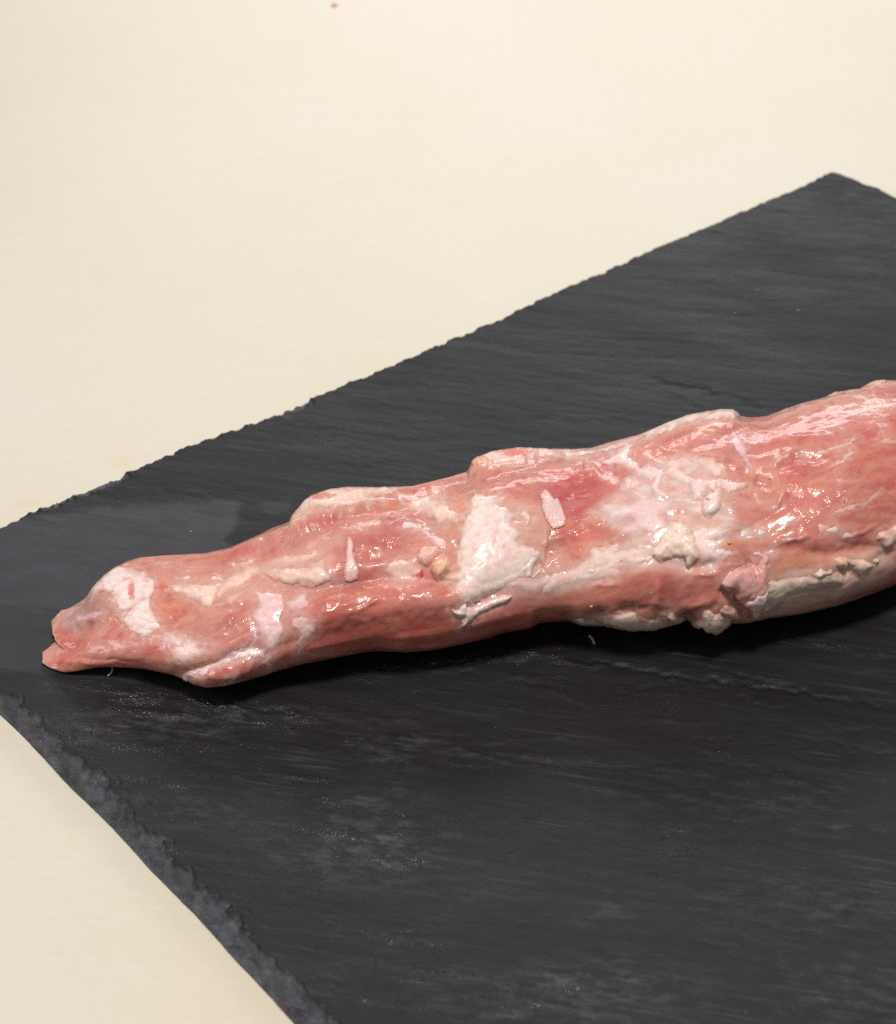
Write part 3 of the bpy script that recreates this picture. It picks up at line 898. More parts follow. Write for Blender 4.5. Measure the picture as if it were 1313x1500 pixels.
def lay(name, poly, thick, col, soft=3.0, edge=None, rag=1.6, op=1.0, line=None, lump=0.25, label=None, seed=0, lift=0.0, film=False, mott=0.22, mot_col=TAN):
    """a sheet of fat lying on the muscle: poly is its outline, or line = width in px of a strand"""
    sd0 = 500 + seed * 7
    q = np.array(poly, float); R = (12 if PASS[0] else 40) + (line or 0)
    ii = np.where((xs > q[:, 0].min() - R - (46 if q[:, 0].min() < 170 else 0)) & (xs < q[:, 0].max() + R))[0]
    if len(ii) < 3:
        return
    i0, i1 = ii[0], ii[-1] + 1
    Xs, Ys, Fs = X1[i0:i1], Y1[i0:i1], FC1[i0:i1]
    cand = (Ys > q[:, 1].min() - R) & (Ys < q[:, 1].max() + R) & (Fs > -0.35)
    sd = np.full(Xs.shape, -99.0)
    x, y = Xs[cand], Ys[cand]
    jx = x + rag * 1.25 * fbm(x / 9, y / 8, sd0, 4, 0.6); jy = y + rag * 1.25 * fbm(x / 9, y / 8, sd0 + 1, 4, 0.6)
    if line:
        d, fr = seg_dist(jx, jy, q, False)
        wd = line * (0.45 + 0.55 * np.clip(np.minimum(fr, 1 - fr) * 5, 0, 1)) * (0.8 + 0.5 * noise2(x / 9, y / 9, sd0 + 2)) / 2
        s = wd - d
    else:
        s = sdf(jx, jy, q)
    # only the half of the body that the outline was measured on
    sd[cand] = s
    sd = np.where(Fs > -0.02, sd, np.minimum(sd, 99) - 30 * np.clip(-0.02 - Fs, 0, 1))
    thick *= 0.7 if ("flap" in name or "nugget" in name or "curl" in name) else 0.27
    eg = max(edge or 0, 8.0 if thick > 0.5 else 9.0)
    soft *= 1.5
    vr = np.clip(0.35 + 0.9 * noise2(Xs / 26 + sd0, Ys / 20, sd0 + 21), 0, 1)      # parts of the border melt away, parts stay crisp
    t = np.clip(sd / (eg * (1 + 1.6 * vr)), 0, 1)
    steep = name != "fat_patch" and name != "sinew" and name != "fat_membrane"
    prof = (0.5 * np.sqrt(np.clip(1 - (1 - t) ** 2, 0, 1)) + 0.5 * t * (2 - t)) if steep else t * (2 - t)
    fr3 = FIB[i0:i1]
    nz = fbm(Xs / 13, Ys / 10, sd0 + 3, 3) * lump * 0.45 + 0.03 * fbm(Xs / 5, Ys / 5, sd0 + 4, 2)
    h = thick * prof * (1 + nz) + 0.04 * t
    h = np.where(sd < 0, sd * (0.06 if steep else 0.03), h)
    h += lift * sm(0, 8, sd)
    mask = sd > -2.6
    if PASS[0] == 0:
        hal = ((1.0 if film else 0.62) * op * sm(-15, 2, sd) * np.clip(0.7 + (0.5 if film else 0.9) * fbm(Xs / (24 if film else 9), Ys / (11 if film else 7), sd0 + 9, 3), 0, 1.3 - 0.4 * film) * sm(-0.05, 0.1, Fs))[..., None]
        COL2[i0:i1] = COL2[i0:i1] * (1 - hal) + srgb(*col) * 0.92 * hal
        if not line:
            h2 = (0.42 * op * sm(-34, 0, sd) * np.clip(0.6 + 0.9 * fbm(Xs / 17, Ys / 10, sd0 + 12, 3), 0, 1.3) * sm(-0.05, 0.1, Fs))[..., None]
            COL2[i0:i1] = COL2[i0:i1] * (1 - h2) + srgb(222, 156, 138) * h2
        return
    if film:
        return
    loc = np.arange(Xs.size).reshape(Xs.shape)
    nl = np.roll(loc, -1, 1)
    Q = np.stack([loc[:-1], loc[1:], nl[1:], nl[:-1]], -1).reshape(-1, 4)
    if SIGN > 0:
        Q = Q[:, ::-1]
    mk = mask.ravel()
    Q = Q[mk[Q].all(1)]
    if not len(Q):
        return
    if name != "fat_patch" and False:
        pass
    used, inv = np.unique(Q, return_inverse=True)
    PP = (P1[i0:i1] + N1[i0:i1] * (h / 1000)[..., None]).reshape(-1, 3)[used]
    PP[:, 2] = np.maximum(PP[:, 2], 0.00025)
    under = COL2[i0:i1].reshape(-1, 3)[used]
    o_ = op * sm(-2.4, soft * (0.45 + 2.1 * vr) * min(1.0, (line or 12) / 10), sd) * (1 - mott * sm(0.05, 0.6, fbm(Xs / 16, Ys / 9, sd0 + 5, 3)))
    o_ = np.clip(o_ * (1 + 0.22 * fbm(Xs / 8, Ys / 6, sd0 + 6, 3)), 0, 1).ravel()[used][:, None]
    c = np.minimum(srgb(*col) * np.array([1.13, 1.14, 1.16]), 0.94) * (1 + 0.05 * fbm(Xs / 11, Ys / 8, sd0 + 8, 3)).ravel()[used][:, None]
    bl = (0.55 * sm(0.0, 0.7, fbm(Xs / 12, Ys / 8, sd0 + 13, 4))).ravel()[used][:, None]
    c = c * (1 - bl) + srgb(238, 192, 172) * bl
    c = under * (1 - o_) + c * o_
    b = (0.85 * blood_mask(Xs, Ys)).ravel()[used][:, None]
    c = c * (1 - b) + srgb(222, 58, 58) * b
    ob = mesh_obj(name, PP, inv.reshape(Q.shape), MAT_FAT, PORK, c, {"fib": fr3.reshape(-1, 3)[used], "wet": WET[i0:i1].reshape(-1)[used]})
    if label:
        ob["label"] = label
    return ob


FP = "fat_patch"
COL2 = COLR.copy()                                   # thin film of fat round the patches
# split end on the left
patch(FP, W(1, [(165, 625), (225, 600), (245, 540), (320, 535), (400, 490), (470, 460), (560, 370), (640, 290), (760, 200), (870, 200), (960, 225), (1050, 250), (1080, 290), (1150, 330), (1165, 420), (1110, 500), (1040, 520), (930, 600), (850, 630), (790, 560), (740, 510), (750, 440), (640, 430), (520, 470), (400, 560), (250, 620), (180, 660)]), 0.6, WHITE, 4, mott=.15, mot_col=PINKW)
patch(FP, W(1, [(930, 600), (970, 540), (1110, 500), (1130, 620), (1180, 700), (1205, 770), (1150, 830), (1060, 860), (960, 820), (890, 770), (865, 700)]), 1.3, WHITE, 3)
patch("sinew", W(1, [(350, 740), (450, 700), (560, 660), (650, 640)]), 0.4, (222, 186, 190), 3, line=10, op=.6)
patch(FP, W(1, [(560, 1050), (620, 1000), (720, 960), (780, 1000), (700, 1060)]), 0.3, (226, 176, 164), 4, op=.6)
patch(FP, W(1, [(660, 900), (760, 900), (900, 970), (860, 1000), (740, 950)]), 0.25, (226, 182, 176), 4, op=.55)
patch(FP, W(2, [(180, 400), (270, 365), (420, 370), (560, 375), (640, 360), (650, 420), (620, 500), (600, 580), (500, 575), (470, 540), (420, 510), (330, 470), (260, 440)]), 0.8, CREAM, 4)
patch(FP, W(2, [(640, 400), (720, 330), (800, 270), (900, 210), (850, 165), (950, 150), (1040, 200), (1060, 260), (960, 310), (860, 380), (760, 440), (660, 490), (630, 470)]), 0.9, (238, 200, 178), 5, op=.85)
patch(FP, W(2, [(600, 570), (720, 520), (830, 450), (960, 400), (1040, 330), (1060, 350), (980, 420), (860, 480), (760, 560), (690, 585)]), 0.5, (228, 180, 164), 4, op=.7)
patch(FP, W(2, [(20, 170), (120, 150), (260, 150), (380, 190), (450, 210), (380, 215), (250, 180), (100, 180)]), 0.5, (232, 170, 156), 4, op=.75)
patch(FP, W(2, [(270, 305), (330, 292), (390, 305), (370, 322), (300, 322)]), 0.3, PINKW, 3, op=.7)
patch(FP, W(2, [(-10, 860), (60, 850), (130, 830), (200, 820), (290, 850), (330, 880), (430, 900), (520, 930), (600, 950), (480, 960), (560, 1010), (500, 1060), (420, 1110), (320, 1130), (250, 1100), (190, 1140), (150, 1160), (200, 1060), (170, 990), (240, 950), (130, 920), (40, 900)]), 0.5, (236, 206, 196), 6, op=.85, mott=.3)
patch("fat_strand", W(2, [(295, 1275), (330, 1225), (420, 1180), (520, 1170), (620, 1120), (720, 1060), (800, 1010), (900, 980), (980, 970), (1110, 1010), (1100, 1080), (1010, 1080), (900, 1060), (800, 1090), (700, 1130), (600, 1170), (530, 1210), (500, 1245), (430, 1240), (380, 1270), (350, 1315), (310, 1305)]), 1.1, WHITE, 4, op=.95)
patch("sinew", W(2, [(1020, 800), (1010, 900), (960, 980), (820, 1050), (680, 1090)]), 0.5, LILAC, 3, line=6, op=.8)
patch("sinew", W(2, [(700, 1340), (780, 1290), (820, 1270)]), 0.4, WHITE, 3, line=5, op=.8)
patch("sinew", W(2, [(1160, 1000), (1120, 1120), (1150, 1200), (1060, 1270)]), 0.4, (230, 180, 165), 4, line=14, op=.55)
patch(FP, W(10, [(-95, 750), (-80, 760), (-30, 755), (50, 770), (60, 830), (30, 900), (60, 960), (25, 1050), (-10, 1085), (-30, 1060), (-55, 1010), (-80, 960), (-85, 920), (-110, 885), (-85, 840), (-70, 800)]), 0.55, (234, 200, 198), 4, op=.9)
patch(FP, W(10, [(60, 820), (130, 757), (180, 765), (182, 830), (130, 862), (90, 850)]), 0.9, (230, 196, 196), 4, op=.9)
patch(FP, W(10, [(92, 900), (140, 888), (228, 900), (228, 965), (195, 1000), (160, 1015), (150, 1080), (130, 1100), (140, 960), (100, 940)]), 0.6, PINKW, 5, op=.75)
# thin streaky part
patch("fat_flap", W(3, [(30, 910), (100, 890), (200, 870), (330, 880), (480, 860), (580, 790), (650, 780), (640, 860), (700, 980), (650, 1000), (560, 1050), (460, 1060), (380, 1020), (270, 1022), (150, 990), (90, 950)]), 1.0, CREAM, 6, op=.92)
patch(FP, W(3, [(90, 820), (150, 770), (280, 740), (400, 740), (500, 720), (560, 680), (570, 740), (470, 800), (360, 830), (250, 850), (130, 850)]), 0.5, (238, 196, 180), 6, op=.8, mott=.3)
patch(FP, W(3, [(440, 640), (520, 590), (620, 520), (760, 480), (740, 510), (620, 580), (500, 690), (450, 690)]), 0.3, (232, 186, 176), 5, op=.6)
patch(FP, W(3, [(860, 500), (960, 450), (1100, 380), (1200, 320), (1120, 410), (1080, 480), (960, 510)]), 0.4, (230, 178, 162), 6, op=.65)
patch(FP, W(3, [(280, 430), (340, 320), (400, 225), (490, 170), (600, 130), (700, 95), (900, 78), (1100, 82), (1320, 82), (1320, 130), (1100, 165), (1050, 180), (1200, 205), (1000, 235), (850, 270), (680, 270), (560, 285), (480, 350), (400, 395), (320, 430)]), 1.0, (240, 206, 188), 5)
patch(FP, W(3, [(640, 240), (760, 205), (860, 200), (850, 250), (700, 285), (650, 275)]), 0.9, (232, 176, 160), 5, op=.8)
patch(FP, W(4, [(205, 260), (320, 210), (420, 170), (480, 135), (560, 150), (600, 220), (640, 290), (720, 340), (800, 360), (810, 400), (740, 420), (620, 425), (580, 470), (540, 465), (500, 410), (420, 360), (330, 310), (260, 285)]), 1.1, CREAM, 7, op=.95)
patch("fat_strand", W(4, [(190, 450), (210, 418), (280, 418), (340, 450), (380, 500), (450, 530), (520, 560), (600, 600), (620, 660), (580, 680), (520, 650), (470, 610), (420, 560), (340, 510), (270, 490), (210, 490)]), 0.9, LILAC, 4, op=.9)
patch("fat_strand", W(4, [(560, 90), (680, 62), (800, 40)]), 0.4, (232, 190, 180), 3, line=5, op=.7)
patch(FP, W(4, [(10, 920), (60, 820), (140, 785), (260, 785), (330, 755), (340, 830), (390, 880), (400, 950), (340, 970), (280, 960), (200, 1010), (120, 980), (50, 930)]), 0.8, (238, 204, 192), 5, op=.9)
patch(FP, W(4, [(60, 920), (200, 930), (350, 970), (260, 1010), (160, 1010), (60, 960)]), 0.4, (222, 176, 176), 5, op=.7)
patch("fat_nugget", W(4, [(325, 770), (350, 690), (395, 648), (450, 672), (520, 655), (560, 690), (600, 700), (520, 770), (470, 830), (440, 860), (400, 850), (340, 810)]), 2.0, (244, 186, 174), 4, lump=.5)
patch("fat_nugget", W(4, [(470, 830), (540, 770), (620, 800), (662, 830), (655, 890), (600, 978), (540, 970), (480, 900)]), 2.6, (244, 192, 158), 4, lump=.4)
patch("fat_nugget", W(4, [(275, 930), (310, 885), (370, 880), (405, 930), (380, 975), (320, 965)]), 1.2, (242, 200, 188), 4)
# the big white patch in the middle
patch(FP, W(11, [(203, 545), (230, 508), (300, 510), (420, 528), (360, 570), (430, 600), (480, 640), (440, 700), (530, 742), (470, 790), (560, 825), (620, 860), (600, 920), (560, 985), (500, 1010), (420, 1050), (405, 1078), (330, 1122), (250, 1157), (180, 1162), (120, 1122), (102, 1060), (145, 1030), (60, 1025), (20, 1010), (90, 985), (130, 970), (122, 880), (140, 800), (160, 700), (195, 620)]), 1.6, (240, 214, 202), 4, edge=7, lump=.32, mott=.22, label="largest white fat patch on the meat, just left of its middle")
patch(FP, W(11, [(400, 1050), (500, 1010), (600, 1020), (640, 1000), (720, 1000), (640, 1090), (590, 1125), (520, 1090), (430, 1062)]), 0.7, (236, 204, 198), 5, op=.85)
patch("fat_curl", W(5, [(280, 1290), (290, 1240), (310, 1230), (360, 1165), (420, 1145), (442, 1180), (420, 1230), (395, 1280), (380, 1320), (400, 1345), (460, 1265), (475, 1300), (405, 1360), (345, 1340), (330, 1290), (300, 1310)]), 1.4, (242, 216, 206), 2, rag=.8)
patch("fat_flap", W(4, [(655, 1250), (690, 1275), (740, 1265), (800, 1205), (812, 1250), (880, 1250), (960, 1200), (1040, 1160), (1120, 1140), (1190, 1122), (1265, 1138), (1200, 1190), (1120, 1220), (1020, 1270), (940, 1310), (860, 1380), (760, 1440), (770, 1350), (690, 1310)]), 1.5, WHITE, 3, edge=3.5, rag=.9)
patch("fat_nugget", W(5, [(278, 740), (320, 708), (370, 735), (382, 790), (352, 842), (330, 832), (340, 795), (290, 772)]), 1.0, CREAM, 3, rag=.7)
patch(FP, W(11, [(205, 320), (215, 300), (300, 258), (350, 238), (480, 220), (650, 228), (800, 232), (815, 265), (700, 275), (600, 280), (540, 292), (470, 305), (360, 315), (300, 340), (220, 345)]), 1.0, (240, 204, 190), 4)
patch("fat_nugget", W(11, [(205, 318), (240, 285), (310, 278), (320, 310), (270, 330), (215, 342)]), 1.2, (240, 168, 134), 3)
patch(FP, W(11, [(380, 330), (420, 305), (470, 310), (460, 330), (400, 335)]), 0.8, (234, 186, 174), 3)
patch("fat_strand", W(5, [(730, 172), (900, 148), (1050, 132), (1150, 100), (1310, 55)]), 0.7, WHITE, 2, line=5)
patch("fat_strand", W(5, [(150, 300), (300, 275), (430, 258)]), 0.4, (226, 176, 160), 3, line=4, op=.7)
# right of the red hollow
patch(FP, W(6, [(-10, 232), (70, 190), (110, 130), (220, 80), (310, 50), (250, 100), (230, 160), (290, 220), (360, 255), (420, 245), (480, 280), (550, 285), (490, 330), (420, 355), (330, 345), (290, 295), (200, 255), (110, 225), (30, 250)]), 0.9, PINKW, 4)
patch("fat_strand", W(6, [(440, 380), (460, 335), (530, 325), (500, 370), (470, 430), (510, 490), (575, 520)]), 1.0, (234, 206, 202), 3, line=11)
patch(FP, W(6, [(545, 320), (610, 260), (560, 240), (640, 208), (730, 183), (835, 240), (760, 258), (700, 290), (760, 345), (825, 370), (760, 402), (680, 380), (600, 340)]), 0.8, (238, 208, 198), 4)
patch(FP, W(6, [(835, 228), (880, 172), (940, 185), (1000, 178), (1010, 210), (1070, 220), (1095, 270), (1040, 300), (1060, 335), (1000, 332), (950, 290), (910, 240)]), 0.5, (236, 200, 188), 4, op=.85)
patch("fat_flap", W(6, [(778, 410), (830, 365), (900, 365), (940, 385), (1060, 368), (1200, 400), (1290, 410), (1250, 450), (1120, 482), (1040, 430), (985, 482), (942, 430), (920, 480), (885, 555), (830, 542), (790, 480)]), 1.1, (240, 210, 200), 3)
patch("fat_strand", W(6, [(600, 545), (700, 532), (890, 565), (892, 600), (860, 665), (820, 672), (780, 622), (850, 600), (700, 565)]), 0.8, (240, 206, 194), 3)
patch("fat_flap", W(6, [(878, 590), (900, 545), (960, 505), (1040, 458), (1064, 480), (1050, 560), (1058, 600), (1040, 640), (950, 725), (905, 685)]), 2.2, (242, 212, 200), 2, edge=3.2, rag=.6)
patch("fat_membrane", W(6, [(15, 655), (40, 590), (150, 590), (260, 590), (330, 530), (420, 478), (500, 545), (600, 560), (620, 600), (540, 640), (590, 760), (480, 855), (380, 820), (300, 835), (170, 838), (180, 790), (300, 720), (250, 700), (100, 725)]), 0.5, (232, 200, 198), 6, op=.85, mott=.3)
patch("fat_nugget", W(6, [(448, 1030), (500, 930), (560, 830), (640, 755), (730, 755), (795, 830), (835, 930), (865, 1040), (800, 1115), (740, 1115), (740, 1060), (640, 1050), (520, 1105)]), 2.3, (242, 212, 194), 3, lump=.4, label="plump cream nugget of fat at the centre right of the meat")
patch(FP, W(6, [(785, 795), (900, 795), (1050, 805), (1170, 800), (1090, 852), (1000, 900), (1042, 940), (1010, 990), (1060, 985), (1170, 1012), (1090, 1055), (980, 1095), (880, 1075), (840, 980), (820, 900)]), 1.1, (238, 212, 204), 3, lump=.4)
patch(FP, W(6, [(560, 700), (640, 740), (900, 790), (1313, 790), (1313, 815), (1000, 830), (800, 800), (640, 770)]), 0.4, (232, 186, 160), 7, op=.7)
patch(FP, W(6, [(1070, 570), (1170, 560), (1250, 580), (1130, 600), (1200, 660), (1140, 670), (1080, 620)]), 0.25, (232, 190, 182), 5, op=.6)
patch(FP, W(8, [(-30, 235), (60, 200), (118, 145), (122, 62), (200, 58), (280, 36), (335, 45), (310, 95), (430, 68), (560, 38), (605, 80), (565, 165), (460, 182), (380, 162), (340, 205), (330, 285), (250, 305), (200, 275), (100, 295), (-30, 330)]), 1.0, (240, 206, 192), 4, lump=.45, mott=.15)
patch("fat_strand", W(8, [(120, 190), (230, 160), (330, 110), (460, 75), (560, 45)]), 1.1, (242, 212, 198), 3, line=9)
patch("fat_nugget", W(8, [(90, 240), (130, 205), (175, 210), (165, 255), (110, 270)]), 1.0, (240, 204, 192), 3)
patch("fat_nugget", W(8, [(455, 150), (520, 125), (580, 130), (565, 165), (470, 182)]), 1.0, WHITE, 3)
patch(FP, W(11, [(630, 1062), (700, 990), (830, 955), (900, 900), (940, 930), (920, 985), (860, 1022), (760, 1052), (720, 1085), (640, 1115)]), 0.9, (240, 204, 190), 4)
# along the lower edge
patch(FP, W(8, [(-5, 600), (60, 590), (150, 585), (260, 555), (380, 545), (460, 538), (480, 570), (560, 590), (690, 580), (700, 548), (770, 558), (835, 600), (790, 650), (640, 690), (540, 700), (430, 700), (350, 680), (200, 655), (60, 640)]), 1.4, (232, 206, 186), 4, lump=.4)
patch("fat_nugget", W(8, [(695, 565), (730, 548), (790, 570), (838, 602), (770, 625), (715, 615)]), 1.3, (236, 208, 184), 3)
patch("fat_flap", W(8, [(875, 615), (950, 590), (960, 528), (1000, 522), (1042, 560), (1085, 545), (1165, 590), (1170, 630), (1070, 705), (1040, 700), (970, 705), (960, 660), (890, 650)]), 1.5, (234, 206, 188), 3, edge=4)
patch("fat_nugget", W(8, [(1088, 522), (1120, 488), (1190, 498), (1252, 560), (1212, 612), (1160, 592), (1090, 545)]), 1.6, (238, 196, 176), 3)
patch("folded_flap", W(9, [(82, 555), (150, 475), (200, 440), (290, 408), (340, 428), (385, 365), (414, 382), (412, 530), (412, 600), (400, 700), (330, 795), (285, 815), (275, 740), (200, 670), (170, 620), (130, 610)]), 2.0, (220, 160, 152), 6, edge=5, rag=.6, op=.9, label="pink folded flap of flesh at the lower right edge")
patch("fat_flap", W(9, [(240, 640), (330, 600), (412, 590), (400, 700), (330, 790), (290, 800), (280, 740), (215, 680)]), 2.4, (236, 206, 200), 5, rag=.8)
patch("fat_strand", W(9, [(85, 555), (150, 480), (230, 440), (290, 415)]), 2.2, (236, 190, 180), 2, line=5, rag=.5)
patch("fat_strand", W(9, [(290, 345), (350, 345), (395, 375), (405, 450), (330, 500), (200, 520), (120, 540)]), 2.1, (228, 186, 186), 3, line=8, rag=.6)
patch("fat_strand", W(9, [(280, 820), (330, 790), (385, 720), (408, 600)]), 2.3, (232, 200, 204), 2, line=5, rag=.5)
patch(FP, W(9, [(405, 545), (540, 518), (700, 495), (740, 512), (860, 478), (905, 465), (945, 500), (945, 555), (800, 595), (700, 632), (600, 665), (480, 725), (360, 775), (325, 805), (400, 700), (412, 610)]), 1.5, (240, 214, 194), 5, edge=4, lump=.3)
patch("fat_nugget", W(9, [(735, 490), (785, 448), (830, 470), (860, 450), (866, 485), (800, 500), (800, 518), (755, 515)]), 1.5, (244, 206, 186), 3, rag=.6)
patch("fat_nugget", W(9, [(875, 380), (910, 362), (975, 370), (972, 430), (930, 458), (890, 432)]), 1.6, (244, 208, 180), 3, rag=.6)
patch("fat_nugget", W(9, [(968, 385), (1080, 385), (1160, 420), (1095, 470), (1060, 505), (1010, 455), (972, 430)]), 1.2, (242, 210, 184), 4, rag=.8)
patch("fat_nugget", W(9, [(1148, 385), (1192, 375), (1196, 405), (1165, 420)]), 1.0, (242, 206, 186), 3, rag=.5)
patch("fat_flap", W(9, [(1168, 235), (1200, 190), (1250, 183), (1290, 150), (1340, 120), (1400, 160), (1330, 240), (1260, 305), (1225, 305), (1205, 260)]), 1.3, (234, 196, 186), 5)
patch("fat_membrane", W(9, [(835, 650), (860, 600), (940, 560), (1060, 500), (1160, 475), (1060, 545), (980, 605), (950, 650), (880, 685)]), 0.5, (226, 190, 176), 6, op=.75)
patch("fat_membrane", W(9, [(1010, 480), (1080, 450), (1150, 420), (1200, 400), (1160, 440), (1080, 490), (1030, 510)]), 0.7, (236, 206, 186), 4, op=.9)
# soft connected film of fat under the crisper pieces
patch("fat_membrane", [(872, 752), (905, 728), (925, 705), (950, 688), (1000, 670), (1055, 688), (1045, 722), (1072, 758), (1078, 776), (1050, 800), (1046, 832), (1000, 834), (960, 826), (900, 832), (860, 852), (815, 862), (850, 835), (890, 815), (930, 800), (918, 775)], 0.35, (242, 220, 210), 9, op=.95, film=True)
patch("fat_membrane", [(1110, 872), (1160, 842), (1230, 832), (1290, 808), (1318, 785), (1335, 800), (1313, 832), (1240, 866), (1180, 886), (1120, 905)], 0.35, (238, 208, 192), 8, op=.9, film=True)
patch("fat_membrane", [(285, 862), (330, 846), (380, 828), (430, 818), (470, 800), (500, 790), (480, 838), (430, 850), (380, 880), (330, 872)], 0.3, (234, 194, 180), 9, op=.5, film=True)
patch("fat_membrane", [(690, 740), (730, 730), (790, 745), (800, 790), (850, 840), (800, 850), (760, 870), (700, 880), (680, 820)], 0.3, (238, 202, 188), 9, op=.55, film=True)
# right end
patch("sinew", W(7, [(158, 400), (190, 368), (230, 395), (250, 460), (280, 560), (325, 640), (300, 615), (230, 530), (180, 460)]), 0.9, (232, 196, 196), 3, rag=.6, label="white spindle-shaped sinew near the right end of the meat")
patch("fat_nugget", W(7, [(312, 625), (370, 590), (382, 640), (440, 640), (462, 700), (400, 680), (330, 652)]), 1.2, (238, 180, 160), 3, rag=.8)
for pts, wd, op in [([(660, 520), (760, 500), (900, 455), (970, 440), (1040, 390)], 5, .75), ([(970, 450), (1000, 490), (930, 560), (840, 590)], 6, .7),
                    ([(450, 590), (500, 540), (590, 485)], 5, .6), ([(860, 930), (960, 890), (1100, 850), (1200, 770)], 7, .6),
                    ([(800, 158), (870, 176)], 5, .7), ([(910, 200), (1000, 206)], 6, .8), ([(1060, 200), (1190, 200)], 8, .9),
                    ([(1000, 100), (1080, 105), (1140, 150), (1200, 170), (1330, 150)], 8, .9), ([(1180, 300), (1250, 310)], 9, .8),
                    ([(300, 768), (340, 830), (290, 857)], 4, .8), ([(860, 320), (960, 330)], 4, .6), ([(740, 380), (840, 360)], 4, .5),
                    ([(440, 880), (480, 860), (500, 810)], 8, .5), ([(880, 720), (1010, 680)], 3, .4), ([(1200, 410), (1313, 420)], 7, .5), ([(480, 1140), (560, 1110), (700, 1090)], 4, .6)]:
    patch("sinew", W(7, pts), 0.35, (236, 190, 178), 2.5, line=wd, op=op)
patch(FP, W(7, [(815, 92), (880, 52), (910, 75), (985, 38), (1100, 0), (1260, -30), (1313, -30), (1180, 14), (1060, 45), (960, 75), (840, 100)]), 0.9, (240, 196, 186), 3)
patch(FP, W(7, [(485, 200), (530, 172), (640, 148), (720, 135), (640, 165), (520, 200)]), 0.5, (236, 190, 186), 3, op=.85)
patch(FP, W(7, [(-60, 260), (0, 208), (80, 176), (175, 172), (225, 225), (180, 255), (100, 248), (0, 260)]), 1.0, (242, 212, 198), 3)
patch(FP, [(935, 640), (958, 622), (1005, 603), (1042, 596), (1042, 610), (1000, 622), (965, 636)], 0.9, (242, 212, 200), 3)
patch(FP, [(860, 662), (890, 648), (932, 634), (960, 628), (930, 645), (895, 655)], 0.5, (226, 170, 162), 3, op=.8)
for wk, c, rr, th, colr in [(9, (360, 190), (26, 22), .8, PINKW), (9, (240, 196), (20, 24), .5, PINKW), (9, (872, 176), (42, 22), 1.0, (242, 206, 196)), (9, (800, 160), (40, 28), .7, (232, 168, 158)),
                            (9, (968, 214), (34, 22), .9, (238, 196, 188)), (9, (285, 225), (34, 10), .5, PINKW), (9, (438, 325), (16, 10), .4, PINKW), (7, (915, 690), (20, 16), .5, (230, 160, 152)),
                            (7, (748, 758), (18, 18), .5, (232, 150, 140)), (8, (578, 400), (17, 12), .5, (214, 140, 128)), (8, (820, 335), (11, 11), .5, (214, 140, 128)), (6, (720, 1105), (18, 14), .8, WHITE),
                            (2, (320, 855 - 545), (2, 2), .1, WHITE), (5, (650, 210 - 160), (2, 2), .1, WHITE), (9, (150, 645), (22, 22), 1.2, (220, 150, 146)), (6, (1255, 835), (26, 26), .5, PINKW)]:
    if rr[0] < 5:
        continue
    a = np.linspace(0, 2 * math.pi, 11)[:-1]
    j = 1 + 0.28 * np.sin(a * 3 + c[0])
    patch("fat_fleck", W(wk, [(c[0] + rr[0] * k * math.cos(t), c[1] + rr[1] * k * math.sin(t)) for t, k in zip(a, j)]), th, colr, 1.5, rag=.5)


for PASS[0] in (0, 1):
    for i_, (a_, k_) in enumerate(SPECS):
        lay(*a_, seed=i_, **k_)
r0_ = IDX[0]
Pv = np.vstack([Pv, P1[0]]); r0_ = np.arange(NA) + nx * NA     # own vertices: a crisp cut edge
cap0 = np.array([(r0_[(ITOP + i) % NA], r0_[(ITOP + i + 1) % NA], r0_[(ITOP - i - 1) % NA], r0_[(ITOP - i) % NA]) for i in range(half)])
if SIGN > 0:
    cap0 = cap0[:, ::-1]
mesh_obj("muscle", Pv, np.vstack([QUADS, cap, cap0]), MAT_MUSCLE, PORK, np.vstack([COL2.reshape(-1, 3), COL2[0]]), {"fib": np.vstack([FIB.reshape(-1, 3), FIB[0]]), "wet": np.concatenate([WET.ravel(), WET[0]])})


# ------------------------------------------------------------------ small loose things
def surf_point(p):
    """point of the meat surface at a measured photo position"""
    d = (X1 - p[0]) ** 2 + (Y1 - p[1]) ** 2 + np.where(FC1 > 0.05, 0, 1e6)
    i = np.unravel_index(np.argmin(d), d.shape)
    return P1[i], N1[i], i


def crumb(name, label, cat, centre, size, mat, normal=(0, 0, 1), squash=0.6, seed=1):
    nu, nv = 18, 10
    u = np.linspace(0, 2 * math.pi, nu, endpoint=False); v = np.linspace(0.12, math.pi - 0.12, nv)
    Ug, Vg = np.meshgrid(u, v, indexing='ij')
    rr = 1 + 0.35 * noise2(np.cos(Ug) * 1.3 + seed, np.sin(Ug) * 1.3 + Vg * 1.2, seed)
    L = np.stack([np.sin(Vg) * np.cos(Ug), np.sin(Vg) * np.sin(Ug) * 0.8, np.cos(Vg) * squash], -1) * rr[..., None] * size
    from mathutils import Vector
    R = np.array(Vector((0, 0, 1)).rotation_difference(Vector(normal)).to_matrix())
    P = L @ R.T + np.asarray(centre) + np.asarray(normal) * size * squash * 0.7
    i = np.arange(nu * nv).reshape(nu, nv); j = np.roll(i, -1, 0)
    f = np.stack([i[:, :-1], i[:, 1:], j[:, 1:], j[:, :-1]], -1).reshape(-1, 4)
    capt = np.array([(i[k, 0], i[k + 1, 0], i[nu - 2 - k, 0], i[nu - 1 - k, 0]) for k in range(nu // 2 - 1)])
    capb = np.array([(i[k, -1], i[nu - 1 - k, -1], i[nu - 2 - k, -1], i[k + 1, -1]) for k in range(nu // 2 - 1)])
    o = mesh_obj(name, P.reshape(-1, 3), np.vstack([f, capt, capb]), mat)
    tag(o, label, cat)
    return o


